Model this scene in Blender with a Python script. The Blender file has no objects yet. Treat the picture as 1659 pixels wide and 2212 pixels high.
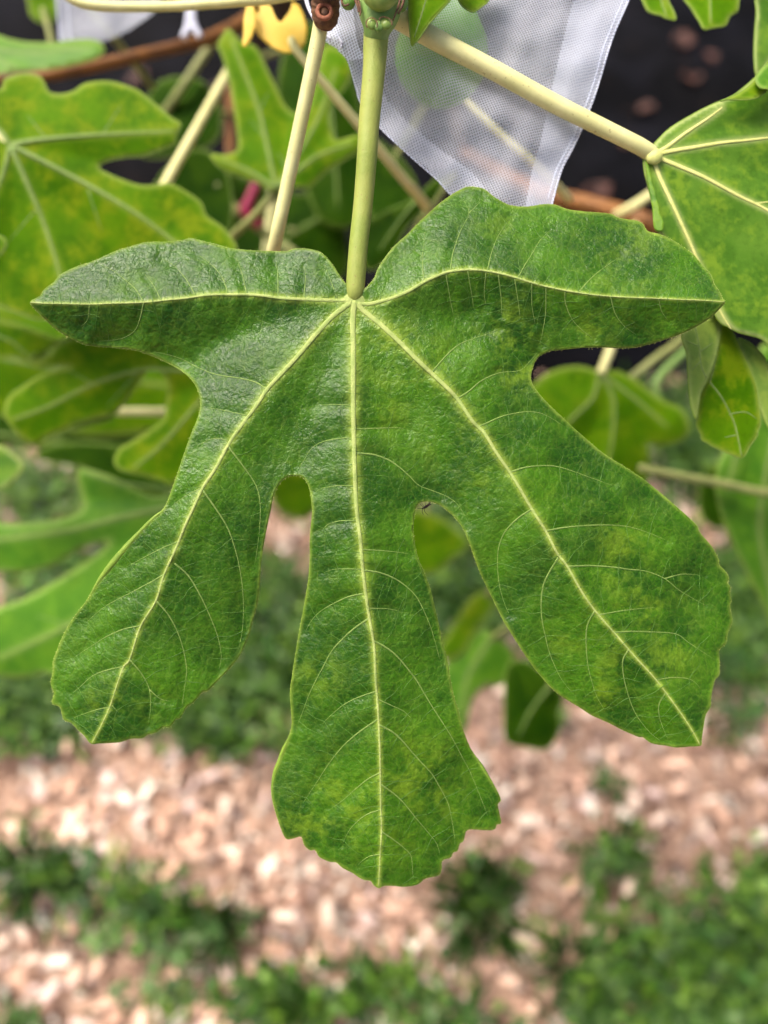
import bpy, math, random
import numpy as np
from mathutils import Vector, Matrix, kdtree
random.seed(7); rng = np.random.default_rng(7)
R = math.radians
scene = bpy.context.scene
C = scene.collection

# ------------------------------------------------------------------ camera
CAM_H, PITCH = 1.05, 60.0           # metres above the ground, degrees below the horizon
W0, H0 = 1659.0, 2212.0             # pixel frame in which the photograph was measured
LENS, SENS = 26.0, 34.6
F = LENS / SENS * H0
FOCUS = 0.243
cam_d = bpy.data.cameras.new('camera'); cam = bpy.data.objects.new('camera', cam_d); C.objects.link(cam)
cam.location = (0, 0, CAM_H); cam.rotation_euler = (R(90 - PITCH), 0, 0)
cam_d.sensor_fit = 'VERTICAL'; cam_d.sensor_height = SENS; cam_d.sensor_width = SENS * .75; cam_d.lens = LENS
cam_d.clip_start = 0.01; cam_d.clip_end = 500
cam_d.dof.use_dof = True; cam_d.dof.focus_distance = FOCUS; cam_d.dof.aperture_fstop = 4.0
scene.camera = cam
# ------------------------------------------------------------------ sky, sun, exposure
SUN_EL, SUN_AZ = 62.0, -58.0
w = bpy.data.worlds.new('World'); scene.world = w; w.use_nodes = True
nt = w.node_tree
sky = nt.nodes.new('ShaderNodeTexSky'); sky.sky_type = 'NISHITA'; sky.sun_disc = False
sky.sun_elevation = R(SUN_EL); sky.sun_rotation = R(SUN_AZ); sky.air_density = 0.7; sky.dust_density = 8.0; sky.ozone_density = 0.3
nt.links.new(sky.outputs[0], nt.nodes['Background'].inputs[0]); nt.nodes['Background'].inputs[1].default_value = 0.095
sl = bpy.data.lights.new('sun', 'SUN'); so = bpy.data.objects.new('sun', sl); C.objects.link(so)
sl.energy = 1.5; sl.angle = R(30); sl.color = (1.0, .95, .88)
so.rotation_euler = (R(90 - SUN_EL), 0, R(180 - SUN_AZ))
scene.view_settings.view_transform = 'Standard'; scene.view_settings.look = 'None'
scene.view_settings.exposure = 1.42; scene.view_settings.gamma = 1.0
scene.render.engine = 'CYCLES'
scene.cycles.use_denoising = True
scene.cycles.max_bounces = 5; scene.cycles.diffuse_bounces = 3; scene.cycles.glossy_bounces = 2; scene.cycles.transmission_bounces = 3; scene.cycles.use_adaptive_sampling = True; scene.cycles.adaptive_threshold = .03; scene.cycles.transparent_max_bounces = 10
scene.cycles.caustics_reflective = False; scene.cycles.caustics_refractive = False

# ------------------------------------------------------------------ pixel -> world
th = R(PITCH)
CX = np.array([1., 0, 0]); CY = np.array([0, math.sin(th), math.cos(th)]); CZ = np.array([0, -math.cos(th), math.sin(th)])
CP = np.array([0, 0, CAM_H])
def P(x, y, d):
    x = np.asarray(x, float); y = np.asarray(y, float); d = np.asarray(d, float)
    xc = (x - W0 / 2) / F * d; yc = (H0 / 2 - y) / F * d
    return CP + xc[..., None] * CX + yc[..., None] * CY - d[..., None] * CZ
def G(x, y, z=0.0):                 # the ray through a pixel, met with the ground
    dx = (x - W0 / 2) / F; dy = (H0 / 2 - y) / F
    v = dx * CX + dy * CY - CZ
    t = (z - CAM_H) / v[2]
    return CP + v * t
def pts(s): return np.array([[float(a) for a in p.split(',')] for p in s.split()])

# ------------------------------------------------------------------ object helpers
WO = {}
def link(o, parent=None, origin=(0, 0, 0)):
    C.objects.link(o); origin = np.array(origin, float); WO[o.name] = origin
    if parent is not None:
        o.parent = parent; o.location = origin - WO[parent.name]
    else: o.location = origin
    return o
def empty(name, origin, parent=None):
    o = bpy.data.objects.new(name, None); o.empty_display_size = .02
    return link(o, parent, origin)
def tag(o, label=None, cat=None, group=None, kind=None):
    if label: o['label'] = label
    if cat: o['category'] = cat
    if group: o['group'] = group
    if kind: o['kind'] = kind
    return o
def mesh_data(name, v, faces, mat, smooth=True, attrs=None, cols=None):
    me = bpy.data.meshes.new(name)
    v = np.asarray(v, np.float32)
    if isinstance(faces, np.ndarray):
        k = faces.shape[1]; nf = len(faces)
        me.vertices.add(len(v)); me.vertices.foreach_set('co', v.ravel())
        me.loops.add(nf * k); me.loops.foreach_set('vertex_index', faces.astype(np.int32).ravel())
        me.polygons.add(nf); me.polygons.foreach_set('loop_start', np.arange(0, nf * k, k, dtype=np.int32))
        me.update(calc_edges=True)
    else:
        me.from_pydata(v.tolist(), [], faces)
    me.polygons.foreach_set('use_smooth', [smooth] * len(me.polygons))
    for k, a in (attrs or {}).items():
        at = me.attributes.new(k, 'FLOAT', 'POINT'); at.data.foreach_set('value', np.asarray(a, np.float32))
    if cols is not None:
        at = me.attributes.new('tint', 'FLOAT_COLOR', 'POINT'); at.data.foreach_set('color', np.asarray(cols, np.float32).ravel())
    me.materials.append(mat); me.update()
    return me
def mk(name, v, faces, mat, parent=None, smooth=True, attrs=None, cols=None, origin=None):
    v = np.asarray(v, float)
    if origin is None: origin = v.mean(0)
    me = mesh_data(name, v - origin, faces, mat, smooth, attrs, cols)
    return link(bpy.data.objects.new(name, me), parent, origin)
def tube(pv, rad, n=8, cap=True):
    pv = np.asarray(pv, float); rad = np.broadcast_to(np.asarray(rad, float), (len(pv),))
    t = np.gradient(pv, axis=0); t /= np.linalg.norm(t, axis=1)[:, None] + 1e-12
    u = np.cross(t[0], CZ)
    if np.linalg.norm(u) < .1: u = np.cross(t[0], CX)
    u /= np.linalg.norm(u); V = []
    for i in range(len(pv)):
        u = u - t[i] * np.dot(u, t[i]); u /= np.linalg.norm(u) + 1e-12
        b = np.cross(t[i], u)
        a = np.arange(n) / n * 2 * math.pi
        V.append(pv[i] + rad[i] * (np.cos(a)[:, None] * u + np.sin(a)[:, None] * b))
    V = np.concatenate(V); m = len(pv); Fc = []
    for i in range(m - 1):
        for j in range(n):
            k = (j + 1) % n
            Fc.append((i * n + j, i * n + k, (i + 1) * n + k, (i + 1) * n + j))
    if cap:
        Fc.append(tuple(range(n))[::-1]); Fc.append(tuple((m - 1) * n + j for j in range(n)))
    return V, Fc
def joinvf(parts):
    V, Fc, o = [], [], 0
    for v, f in parts:
        V.append(v); Fc += [tuple(i + o for i in q) for q in f]; o += len(v)
    return np.concatenate(V), Fc
def catmull(p, sub=4, closed=False):
    p = np.asarray(p, float); n = len(p); out = []
    seg = n if closed else n - 1
    for i in range(seg):
        if closed: a, b, c, d = p[(i - 1) % n], p[i], p[(i + 1) % n], p[(i + 2) % n]
        else: a, b, c, d = p[max(i - 1, 0)], p[i], p[i + 1], p[min(i + 2, n - 1)]
        for k in range(sub):
            t = k / sub
            out.append(.5 * ((2 * b) + (c - a) * t + (2 * a - 5 * b + 4 * c - d) * t * t + (3 * b - a - 3 * c + d) * t ** 3))
    if not closed: out.append(p[-1])
    return np.array(out)
def seg_dist(X, Y, line):
    best = np.full(X.shape, 1e9)
    for a, b in zip(line[:-1], line[1:]):
        ab = b - a; L = ab @ ab + 1e-9
        t = np.clip(((X - a[0]) * ab[0] + (Y - a[1]) * ab[1]) / L, 0, 1)
        best = np.minimum(best, (X - a[0] - t * ab[0]) ** 2 + (Y - a[1] - t * ab[1]) ** 2)
    return np.sqrt(best)
def inside(X, Y, poly):
    c = np.zeros(X.shape, bool); q = np.roll(poly, -1, 0)
    for (x1, y1), (x2, y2) in zip(poly, q):
        if y1 == y2: continue
        m = (Y > min(y1, y2)) & (Y <= max(y1, y2))
        c ^= m & (X < (x2 - x1) * (Y - y1) / (y2 - y1) + x1)
    return c
_ns = [(rng.normal(0, 1, 2), rng.uniform(0, 6.28)) for _ in range(14)]
def wob(X, Y, s, k=0):              # smooth pseudo noise, about +-1
    r = 0
    for i in range(5):
        (a, b), ph = _ns[(i + k) % 14]
        r = r + np.sin((a * X + b * Y) / s + ph + k)
    return r / 2.6

# ------------------------------------------------------------------ materials
def newmat(name):
    m = bpy.data.materials.new(name); m.use_nodes = True
    t = m.node_tree; b = t.nodes['Principled BSDF']
    return m, t, b
def nd(t, typ, ins=None, **kw):
    n = t.nodes.new(typ)
    for k, v in kw.items(): setattr(n, k, v)
    for k, v in (ins or {}).items():
        if isinstance(v, bpy.types.NodeSocket): t.links.new(v, n.inputs[k])
        else: n.inputs[k].default_value = v
    return n
def mix(t, fac, a, b, blend='MIX'):
    n = t.nodes.new('ShaderNodeMix'); n.data_type = 'RGBA'; n.blend_type = blend
    for i, v in ((0, fac), (6, a), (7, b)):
        if isinstance(v, bpy.types.NodeSocket): t.links.new(v, n.inputs[i])
        else: n.inputs[i].default_value = (*v, 1) if isinstance(v, tuple) else v
    return n.outputs[2]
def mth(t, op, a, b=0.0, c=None, clamp=False):
    n = t.nodes.new('ShaderNodeMath'); n.operation = op; n.use_clamp = clamp
    for i, v in enumerate((a, b, c)):
        if v is None: continue
        if isinstance(v, bpy.types.NodeSocket): t.links.new(v, n.inputs[i])
        else: n.inputs[i].default_value = v
    return n.outputs[0]
def rng_map(t, v, a, b, c=0.0, d=1.0):
    n = nd(t, 'ShaderNodeMapRange', {0: v, 1: a, 2: b, 3: c, 4: d}); n.interpolation_type = 'SMOOTHSTEP'
    return n.outputs[0]
def coords(t): return nd(t, 'ShaderNodeTexCoord').outputs['Object']
def noise(t, co, scale, detail=3, rough=.55, dist=0.0):
    return nd(t, 'ShaderNodeTexNoise', {'Vector': co, 'Scale': scale, 'Detail': detail, 'Roughness': rough, 'Distortion': dist}).outputs['Fac']
def attr(t, name, out='Fac'): return nd(t, 'ShaderNodeAttribute', attribute_name=name).outputs[out]
def translucent(m, t, b, col, fac):
    tr = nd(t, 'ShaderNodeBsdfTranslucent', {'Color': col})
    mx = nd(t, 'ShaderNodeMixShader', {0: fac, 1: b.outputs[0], 2: tr.outputs[0]})
    t.links.new(mx.outputs[0], t.nodes['Material Output'].inputs[0])

def leaf_material(name, dark, mid, yel, pale, rough=.36, trans=.22, mottle=1.0, bump=.35, fine=1.0, spec=.5, net=.12, far=False):
    m, t, b = newmat(name); co = coords(t)
    n1 = noise(t, co, 38, 3, .6); n2 = noise(t, co, 95, 3, .65); n3 = noise(t, co, 420, 2, .6)
    c = mix(t, rng_map(t, n1, .36, .66), dark, mid)
    mot = mth(t, 'MULTIPLY', rng_map(t, mth(t, 'ADD', mth(t, 'MULTIPLY', n2, .75), mth(t, 'MULTIPLY', n3, .35)), .50, .70), attr(t, 'mott'))
    c = mix(t, mth(t, 'MULTIPLY', mot, mottle, clamp=True), c, yel)
    c = mix(t, mth(t, 'MULTIPLY', rng_map(t, n3, .52, .78), .30), c, mid)
    c = mix(t, mth(t, 'MULTIPLY', rng_map(t, n3, .50, .25), .35), c, tuple(v * .55 for v in dark))
    # netted veinlets: two sizes of cells
    if far:
        c = mix(t, mth(t, 'MULTIPLY', attr(t, 'halo'), .75, clamp=True), c, pale)
        c = mix(t, mth(t, 'MULTIPLY', attr(t, 'rim'), .8, clamp=True), c, pale)
        t.links.new(c, b.inputs['Base Color']); b.inputs['Roughness'].default_value = rough; b.inputs['Specular IOR Level'].default_value = spec
        t.links.new(nd(t, 'ShaderNodeBump', {'Strength': bump, 'Distance': .0006, 'Height': n3}).outputs[0], b.inputs['Normal'])
        translucent(m, t, b, mix(t, .5, c, (.24, .44, .01)), trans)
        return m
    wc = nd(t, 'ShaderNodeTexNoise', {'Vector': co, 'Scale': 260.0, 'Detail': 2.0}).outputs['Color']
    wv_ = nd(t, 'ShaderNodeVectorMath', {0: wc, 1: (.0018, .0018, .0018)}, operation='MULTIPLY').outputs[0]
    co2 = nd(t, 'ShaderNodeVectorMath', {0: co, 1: wv_}, operation='ADD').outputs[0]
    v0 = nd(t, 'ShaderNodeTexVoronoi', {'Vector': co2, 'Scale': 165.0 * fine, 'Randomness': .9}, feature='DISTANCE_TO_EDGE').outputs['Distance']
    c = mix(t, mth(t, 'MULTIPLY', rng_map(t, v0, .045, .0), net * .8), c, pale)
    v1 = nd(t, 'ShaderNodeTexVoronoi', {'Vector': co, 'Scale': 330.0 * fine, 'Randomness': 1.0}, feature='DISTANCE_TO_EDGE').outputs['Distance']
    l1 = rng_map(t, v1, .075, .0)
    c = mix(t, mth(t, 'MULTIPLY', l1, net), c, pale)
    c = mix(t, mth(t, 'MULTIPLY', attr(t, 'halo'), .75, clamp=True), c, pale)
    c = mix(t, mth(t, 'MULTIPLY', attr(t, 'rim'), mth(t, 'MULTIPLY', n2, .6), clamp=True), c, tuple(min(1, v * 1.15) for v in pale))
    t.links.new(c, b.inputs['Base Color'])
    t.links.new(rng_map(t, n2, .3, .7, rough - .05, rough + .20), b.inputs['Roughness'])
    b.inputs['Specular IOR Level'].default_value = spec
    h = mth(t, 'MULTIPLY', rng_map(t, v1, 0, .35), .22)
    h = mth(t, 'ADD', h, mth(t, 'MULTIPLY', n3, .75))
    h = mth(t, 'ADD', h, mth(t, 'MULTIPLY', rng_map(t, noise(t, co, 800 * fine, 3, .6, .3), .28, .72), .62))
    h = mth(t, 'ADD', h, mth(t, 'MULTIPLY', rng_map(t, v0, 0, .12), .16))
    bp = nd(t, 'ShaderNodeBump', {'Strength': bump, 'Distance': .0006, 'Height': h})
    t.links.new(bp.outputs[0], b.inputs['Normal'])
    translucent(m, t, b, mix(t, .5, c, (.30, .55, .03)), trans)
    return m
M = {}
M['main'] = leaf_material('fig_leaf_upper_side', (.0135, .061, .0007), (.043, .130, .0018), (.125, .215, .007), (.27, .36, .05), rough=.25, trans=.08, bump=.45, spec=.25, mottle=.8, net=.08)
M['leaf'] = leaf_material('fig_leaf_fresh_green', (.056, .165, .0012), (.105, .245, .0020), (.20, .285, .006), (.30, .39, .05), rough=.6, trans=.40, bump=.25, spec=.05, far=True)
M['leaf_k'] = leaf_material('fig_leaf_pale_green', (.065, .175, .010), (.135, .28, .024), (.20, .33, .02), (.50, .55, .20), rough=.45, trans=.30, bump=.35, spec=.2, far=True)
M['leaf_dark'] = leaf_material('fig_leaf_shaded_green', (.009, .036, .0006), (.018, .058, .001), (.035, .078, .002), (.06, .11, .010), rough=.6, trans=.2, bump=.2, spec=.03, far=True)  # leaf green with the shade between the leaves darkened into its colour
M['leaf_blue'] = leaf_material('fig_leaf_bluish_green', (.058, .185, .009), (.10, .26, .014), (.15, .31, .016), (.27, .40, .08), rough=.45, trans=.30, bump=.2, spec=.15, far=True)
M['under'] = leaf_material('fig_leaf_underside', (.12, .22, .018), (.16, .27, .026), (.21, .30, .03), (.32, .40, .09), rough=.7, trans=.25, bump=.5, far=True)

def simple(name, col, col2=None, scale=120, rough=.5, bump=.2, bscale=900, trans=0.0, spec=.4, bdist=.0004):
    m, t, b = newmat(name); co = coords(t)
    c = mix(t, rng_map(t, noise(t, co, scale, 4, .6), .35, .65), col, col2 or tuple(v * .8 for v in col))
    if 'petiole' in name: c = mix(t, mth(t, 'MULTIPLY', rng_map(t, noise(t, co, 900, 2, .5), .66, .74), .55), c, (.22, .15, .05))
    t.links.new(c, b.inputs['Base Color']); b.inputs['Roughness'].default_value = rough; b.inputs['Specular IOR Level'].default_value = spec
    bp = nd(t, 'ShaderNodeBump', {'Strength': bump, 'Distance': bdist, 'Height': noise(t, co, bscale, 3, .6)})
    t.links.new(bp.outputs[0], b.inputs['Normal'])
    if trans: translucent(m, t, b, c, trans)
    return m
M['vein'] = simple('vein_pale_yellow', (.37, .44, .13), (.28, .37, .095), 300, .6, .6, 1800, .12, .25)
M['vein2'] = simple('vein_green_yellow', (.20, .29, .07), (.15, .24, .05), 300, .6, .4, 2500, .12, .25)
M['vein3'] = simple('vein_fine', (.072, .165, .018), (.056, .142, .014), 300, .6, .2, 2500)
M['junction'] = simple('vein_junction_cream', (.66, .66, .22), (.56, .60, .17), 400, .45, .3, 2500, .15)
M['petiole'] = simple('petiole_yellow_green', (.24, .31, .055), (.32, .36, .08), 60, .55, .5, 1400, .12, .3)
M['cream'] = simple('petiole_cream', (.74, .71, .33), (.64, .62, .26), 90, .5, .25, 1800, .12)
M['pale_stem'] = simple('petiole_grey_green', (.27, .29, .09), (.21, .24, .07), 90, .5, .2, 1500, .12)
M['margin'] = simple('leaf_margin_yellow_green', (.20, .31, .03), (.15, .25, .025), 300, .5, .4, 3000, .15)
M['shoot'] = simple('shoot_green', (.23, .36, .10), (.16, .30, .06), 160, .5, .35, 1500, .1)
M['bud'] = simple('bud_green', (.30, .40, .09), (.20, .32, .06), 300, .3, .3, 1500, .1)
M['scar'] = simple('scale_brown', (.16, .075, .03), (.09, .04, .02), 500, .7, .6, 1500)
M['scar_red'] = simple('leaf_scar_red_brown', (.30, .10, .05), (.20, .065, .03), 700, .7, .8, 2500)
M['wood'] = simple('branch_brown_bark', (.22, .085, .012), (.12, .045, .008), 60, .6, .6, 500)
M['bark'] = simple('trunk_grey_bark', (.075, .05, .032), (.035, .022, .014), 40, .8, .8, 250, bdist=.002)
M['fig'] = simple('unripe_fig_skin', (.14, .33, .05), (.19, .38, .07), 80, .5, .3, 700, .05)
M['yellow'] = simple('yellowed_leaf', (.80, .56, .07), (.72, .48, .04), 60, .5, .3, 700, .2)
M['magenta'] = simple('magenta_plastic', (.33, .008, .06), (.28, .006, .05), 60, .4, .1, 300, .1)
M['fly'] = simple('insect_black', (.008, .006, .005), (.014, .010, .008), 3000, .5, .2, 9000, 0, .15)
M['dead'] = simple('dead_leaf_brown', (.09, .027, .014), (.03, .012, .008), 70, .7, .5, 400)
# glassy insect wing
m, t, b = newmat('insect_wing'); b.inputs['Base Color'].default_value = (.035, .025, .02, 1); b.inputs['Specular IOR Level'].default_value = .1; b.inputs['Alpha'].default_value = .6; b.inputs['Roughness'].default_value = .25; M['wing'] = m

def organza(name, alpha, period):
    m, t, b = newmat(name); co = coords(t)
    b.inputs['Base Color'].default_value = (.78, .83, .95, 1); b.inputs['Roughness'].default_value = .5
    b.inputs['Specular IOR Level'].default_value = .35
    s = nd(t, 'ShaderNodeSeparateXYZ', {0: co})
    # threads run across the panel in both directions
    u = nd(t, 'ShaderNodeVectorMath', {0: co, 1: tuple(CX * .94 + CY * .34)}, operation='DOT_PRODUCT').outputs['Value']
    v = nd(t, 'ShaderNodeVectorMath', {0: co, 1: tuple(-CX * .34 + CY * .94)}, operation='DOT_PRODUCT').outputs['Value']
    w1 = mth(t, 'SINE', mth(t, 'MULTIPLY', u, 6.2832 / period)); w2 = mth(t, 'SINE', mth(t, 'MULTIPLY', v, 6.2832 / period))
    th_ = mth(t, 'MAXIMUM', w1, w2)
    a = rng_map(t, th_, .0, .9, alpha * .45, alpha * 1.5)
    a = mth(t, 'MULTIPLY', a, rng_map(t, noise(t, co, 45, 3, .5), .3, .7, .85, 1.12), clamp=True)
    tr = nd(t, 'ShaderNodeBsdfTransparent'); tl = nd(t, 'ShaderNodeBsdfTranslucent', {'Color': (.78, .83, .95, 1)})
    s1 = nd(t, 'ShaderNodeMixShader', {0: .45, 1: b.outputs[0], 2: tl.outputs[0]})
    s2 = nd(t, 'ShaderNodeMixShader', {0: a, 1: tr.outputs[0], 2: s1.outputs[0]})
    t.links.new(s2.outputs[0], t.nodes['Material Output'].inputs[0])
    return m
M['organza'] = organza('organza_net', .33, .00085)
M['organza_hem'] = organza('organza_hem', .66, .00085)
M['organza_back'] = organza('organza_back_net', .20, .00085)
M['ribbon'] = simple('white_ribbon', (.72, .74, .84), (.62, .64, .76), 90, .35, .3, 600, .25)

# ------------------------------------------------------------------ the ground
def ground_mat():
    m, t, b = newmat('soil'); co = coords(t)
    c = mix(t, rng_map(t, noise(t, co, 14, 6, .65), .35, .65), (.10, .062, .038), (.20, .125, .08))
    t.links.new(c, b.inputs['Base Color']); b.inputs['Roughness'].default_value = .9
    t.links.new(nd(t, 'ShaderNodeBump', {'Strength': .8, 'Distance': .01, 'Height': noise(t, co, 60, 6, .7)}).outputs[0], b.inputs['Normal'])
    return m
M['soil'] = ground_mat()
def sheet(name, x0, x1, y0, y1, nx, ny, zf, mat):
    X, Y = np.meshgrid(np.linspace(x0, x1, nx), np.linspace(y0, y1, ny)); Z = zf(X, Y)
    v = np.stack([X, Y, Z], -1).reshape(-1, 3); i = np.arange(nx * ny).reshape(ny, nx)
    f = np.stack([i[:-1, :-1], i[:-1, 1:], i[1:, 1:], i[1:, :-1]], -1).reshape(-1, 4)
    return mk(name, v, f, mat, origin=np.zeros(3))
o = sheet('ground', -60, 60, -60, 60, 3, 3, lambda X, Y: X * 0 - .012, M['soil']); tag(o, kind='structure', label='brown garden soil under the mulch and weeds')
def mulch_z(X, Y): return .004 + .006 * wob(X, Y, .07) + .004 * wob(X, Y, .025, 3)
mulch = sheet('mulch', -1.5, 1.5, -1.0, .95, 150, 100, mulch_z, simple('mulch_fines', (.60, .40, .29), (.34, .21, .145), 90, .9, 1, 300, bdist=.006))
tag(mulch, kind='structure', label='pinkish wood chip mulch bed on the ground')
# black weed cloth behind the mulch, lying in soft folds
def cloth_mat():
    m, t, b = newmat('black_weed_cloth'); co = coords(t)
    c = mix(t, rng_map(t, noise(t, co, 7, 5, .6), .4, .7), (.0014, .0014, .0018), (.0055, .0055, .0078))
    c = mix(t, mth(t, 'MULTIPLY', rng_map(t, noise(t, co, 16, 4, .7), .60, .74), .55), c, (.028, .017, .012))
    t.links.new(c, b.inputs['Base Color']); b.inputs['Roughness'].default_value = .7; b.inputs['Specular IOR Level'].default_value = .04
    t.links.new(nd(t, 'ShaderNodeBump', {'Strength': .5, 'Distance': .01, 'Height': noise(t, co, 45, 4, .6)}).outputs[0], b.inputs['Normal'])
    return m
def cloth_z(X, Y):
    e = np.clip((Y - .70) / .15, 0, 1)
    return .004 + e * (.028 + .016 * wob(X, Y, .16, 5) + .007 * wob(X, Y, .05, 8))
cl = sheet('weed_cloth', -2.6, 2.6, .80, 4.5, 140, 100, cloth_z, M.setdefault('cloth', cloth_mat()))
tag(cl, kind='structure', label='black weed control cloth lying in folds on the ground')

# wood chips
chip_cols = np.array([(.84, .56, .41), (.78, .49, .35), (.86, .66, .52), (.60, .37, .26), (.88, .77, .64), (.32, .18, .125), (.80, .60, .53)])
def chip_shape(L, B, T):
    v = np.array([[-1, -1, -1], [1, -1, -1], [1, 1, -1], [-1, 1, -1], [-1, -1, 1], [1, -1, 1], [1, 1, 1], [-1, 1, 1]], float)
    v *= rng.uniform(.55, 1.1, v.shape); return v * np.array([L, B, T]) / 2
CHF = np.array([(0, 3, 2, 1), (4, 5, 6, 7), (0, 1, 5, 4), (1, 2, 6, 5), (2, 3, 7, 6), (3, 0, 4, 7)])
def rotm(rz, rx, ry): return np.array(Matrix.Rotation(rz, 3, 'Z') @ Matrix.Rotation(rx, 3, 'X') @ Matrix.Rotation(ry, 3, 'Y'))
def tint_mat(name, rough=.75, bump=.6, scale=260, trans=0.0, spec=.3):
    m, t, b = newmat(name); co = coords(t)
    c = mix(t, mth(t, 'MULTIPLY', noise(t, co, scale, 3, .6), .12), attr(t, 'tint', 'Color'), (.12, .07, .04) if not trans else (.05, .12, .02))
    t.links.new(c, b.inputs['Base Color']); b.inputs['Roughness'].default_value = rough; b.inputs['Specular IOR Level'].default_value = spec
    t.links.new(nd(t, 'ShaderNodeBump', {'Strength': bump, 'Distance': .002, 'Height': noise(t, co, scale * 2, 3, .6)}).outputs[0], b.inputs['Normal'])
    if trans: translucent(m, t, b, c, trans)
    return m
M['chip'] = tint_mat('wood_chip'); M['weed'] = tint_mat('weed_leaf', .5, .2, 120, .25, .4)
NCH = 30000
VV, FF, CC = [], [], []
for i in range(NCH):
    x, y = rng.uniform(-1.15, 1.15), rng.uniform(-.55, .88)
    L = rng.uniform(.005, .016) if rng.random() < .88 else rng.uniform(.016, .032)
    v = chip_shape(L, L * rng.uniform(.25, .6), rng.uniform(.0012, .0045)) @ rotm(rng.uniform(0, 6.28), rng.normal(0, .35), rng.normal(0, .3)).T
    VV.append(v + (x, y, rng.uniform(.004, .024))); FF.append(CHF + 8 * i)
    c = chip_cols[rng.integers(0, 7)] * rng.uniform(.45, 1.2) * np.clip(.94 + .26 * wob(x, y, .035, 3) + .12 * wob(x, y, .015, 6), .45, 1.15); CC.append(np.tile([*c, 1], (8, 1)))
V = np.concatenate(VV)
V[:, 2] += mulch_z(V[:, 0], V[:, 1])
o = mk('chip_litter', V, np.concatenate(FF), M['chip'], mulch, smooth=False, cols=np.concatenate(CC), origin=np.zeros(3)); tag(o, kind='stuff')
protos = []
for i in range(14):
    L = rng.uniform(.016, .034)
    protos.append(mesh_data('wood_chip', chip_shape(L, L * rng.uniform(.3, .6), rng.uniform(.003, .007)), CHF, M['chip'], False, cols=np.tile([*(chip_cols[i % 7] * rng.uniform(.9, 1.15)), 1], (8, 1))))
for i in range(240):
    px, py = rng.uniform(-60, 1720), rng.uniform(1480, 2260)
    g = G(px, py); o = bpy.data.objects.new('wood_chip', protos[i % 14])
    link(o, mulch, (g[0], g[1], float(mulch_z(g[0], g[1])) + .021)); o.rotation_euler = (rng.normal(0, .25), rng.normal(0, .25), rng.uniform(0, 6.28))

# weeds: patches given where the photograph shows green (pixel centre, radii, leaves)
PATCH = [(120, 1890, 150, 75, 1100), (330, 1960, 130, 110, 1100), (470, 2010, 120, 60, 400), (1035, 1950, 80, 110, 800), (1310, 1850, 55, 65, 450),
         (1560, 2060, 240, 150, 5200), (1290, 2110, 110, 110, 1400), (600, 2165, 190, 60, 2200), (830, 2110, 130, 45, 800), (980, 2190, 120, 40, 600), (1480, 2190, 260, 50, 1500),
         (60, 2205, 70, 35, 300), (360, 2150, 60, 30, 200), (1640, 1890, 60, 60, 600), (1170, 1560, 60, 30, 150), (1300, 1700, 40, 20, 60),
         (300, 1500, 380, 90, 3000), (110, 1590, 110, 35, 300), (480, 1590, 110, 50, 700), (600, 1440, 90, 130, 1100), (620, 1290, 60, 60, 300),
         (1600, 1330, 150, 210, 3600), (1000, 1340, 120, 120, 1100), (1480, 1010, 180, 90, 2200), (80, 1080, 150, 80, 1500), (180, 1240, 200, 80, 900), (600, 960, 300, 100, 2500), (1000, 1130, 160, 60, 900), (1200, 1330, 160, 130, 1200), (700, 1640, 80, 60, 150), (60, 600, 120, 70, 700), (200, 830, 320, 140, 2600), (350, 1300, 420, 190, 4600), (900, 1230, 240, 170, 2600), (640, 1470, 200, 110, 1900), (1240, 1400, 150, 70, 500), (120, 1500, 200, 90, 1500), (1450, 940, 160, 60, 900), (1450, 870, 130, 60, 260)]
weed_cols = np.array([(.045, .12, .008), (.085, .19, .014), (.022, .065, .006), (.14, .26, .025), (.045, .12, .022), (.10, .19, .045)])
LF = np.array([[0, 0, 0], [.32, .28, .06], [.42, .6, .05], [0, 1, 0], [-.42, .6, .05], [-.32, .28, .06], [0, .5, -.05]])
LFF = np.array([(0, 1, 6), (1, 2, 6), (2, 3, 6), (3, 4, 6), (4, 5, 6), (5, 0, 6)])
def weed_leaves(spec):
    VV, FF, CC, k = [], [], [], 0
    for (x, y, z, L, tilt, az, wd, c) in spec:
        v = LF * np.array([L * wd, L, L]); v = v @ rotm(az, tilt, 0).T + (x, y, z)
        VV.append(v); FF.append(LFF + 7 * k); CC.append(np.tile([*c, 1], (7, 1))); k += 1
    return np.concatenate(VV), np.concatenate(FF), np.concatenate(CC)
spec = []
for (px, py, rx, ry, n) in PATCH:
    low = py > 1620; n = int(n * (.85 if not low else .44 if px > 1200 else .26)); nc = max(3, n // (6 if low else 9))
    cs = []
    for _ in range(nc):
        r, a = min(abs(rng.normal(0, .62)), 1.5), rng.uniform(0, 6.28); cs.append((px + rx * r * math.cos(a), py + ry * r * math.sin(a), weed_cols[rng.integers(0, 6)] * rng.uniform(.75, 1.25), rng.uniform(.6, 1.3)))
    for _ in range(n):
        qx, qy, c, s = cs[rng.integers(0, nc)]
        g = G(qx + rng.normal(0, 24 if low else 15), qy + rng.normal(0, 16 if low else 12)); L = rng.uniform(.006, .017) * s
        grass = rng.random() < (.35 if low and px < 1200 else .14)
        spec.append((g[0], g[1], rng.uniform(.012, .05), L * (2.5 if grass else 1), rng.normal(.15, .4) + (.7 if grass else 0), rng.uniform(0, 6.28), .22 if grass else rng.uniform(.7, 1.1), c * rng.uniform(.8, 1.2)))
v, f, c = weed_leaves(spec)
o = mk('ground_cover', v, f, M['weed'], smooth=True, cols=c, origin=np.zeros(3)); tag(o, 'low green weeds spreading in patches over the wood chips', 'weeds', kind='stuff')
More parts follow.
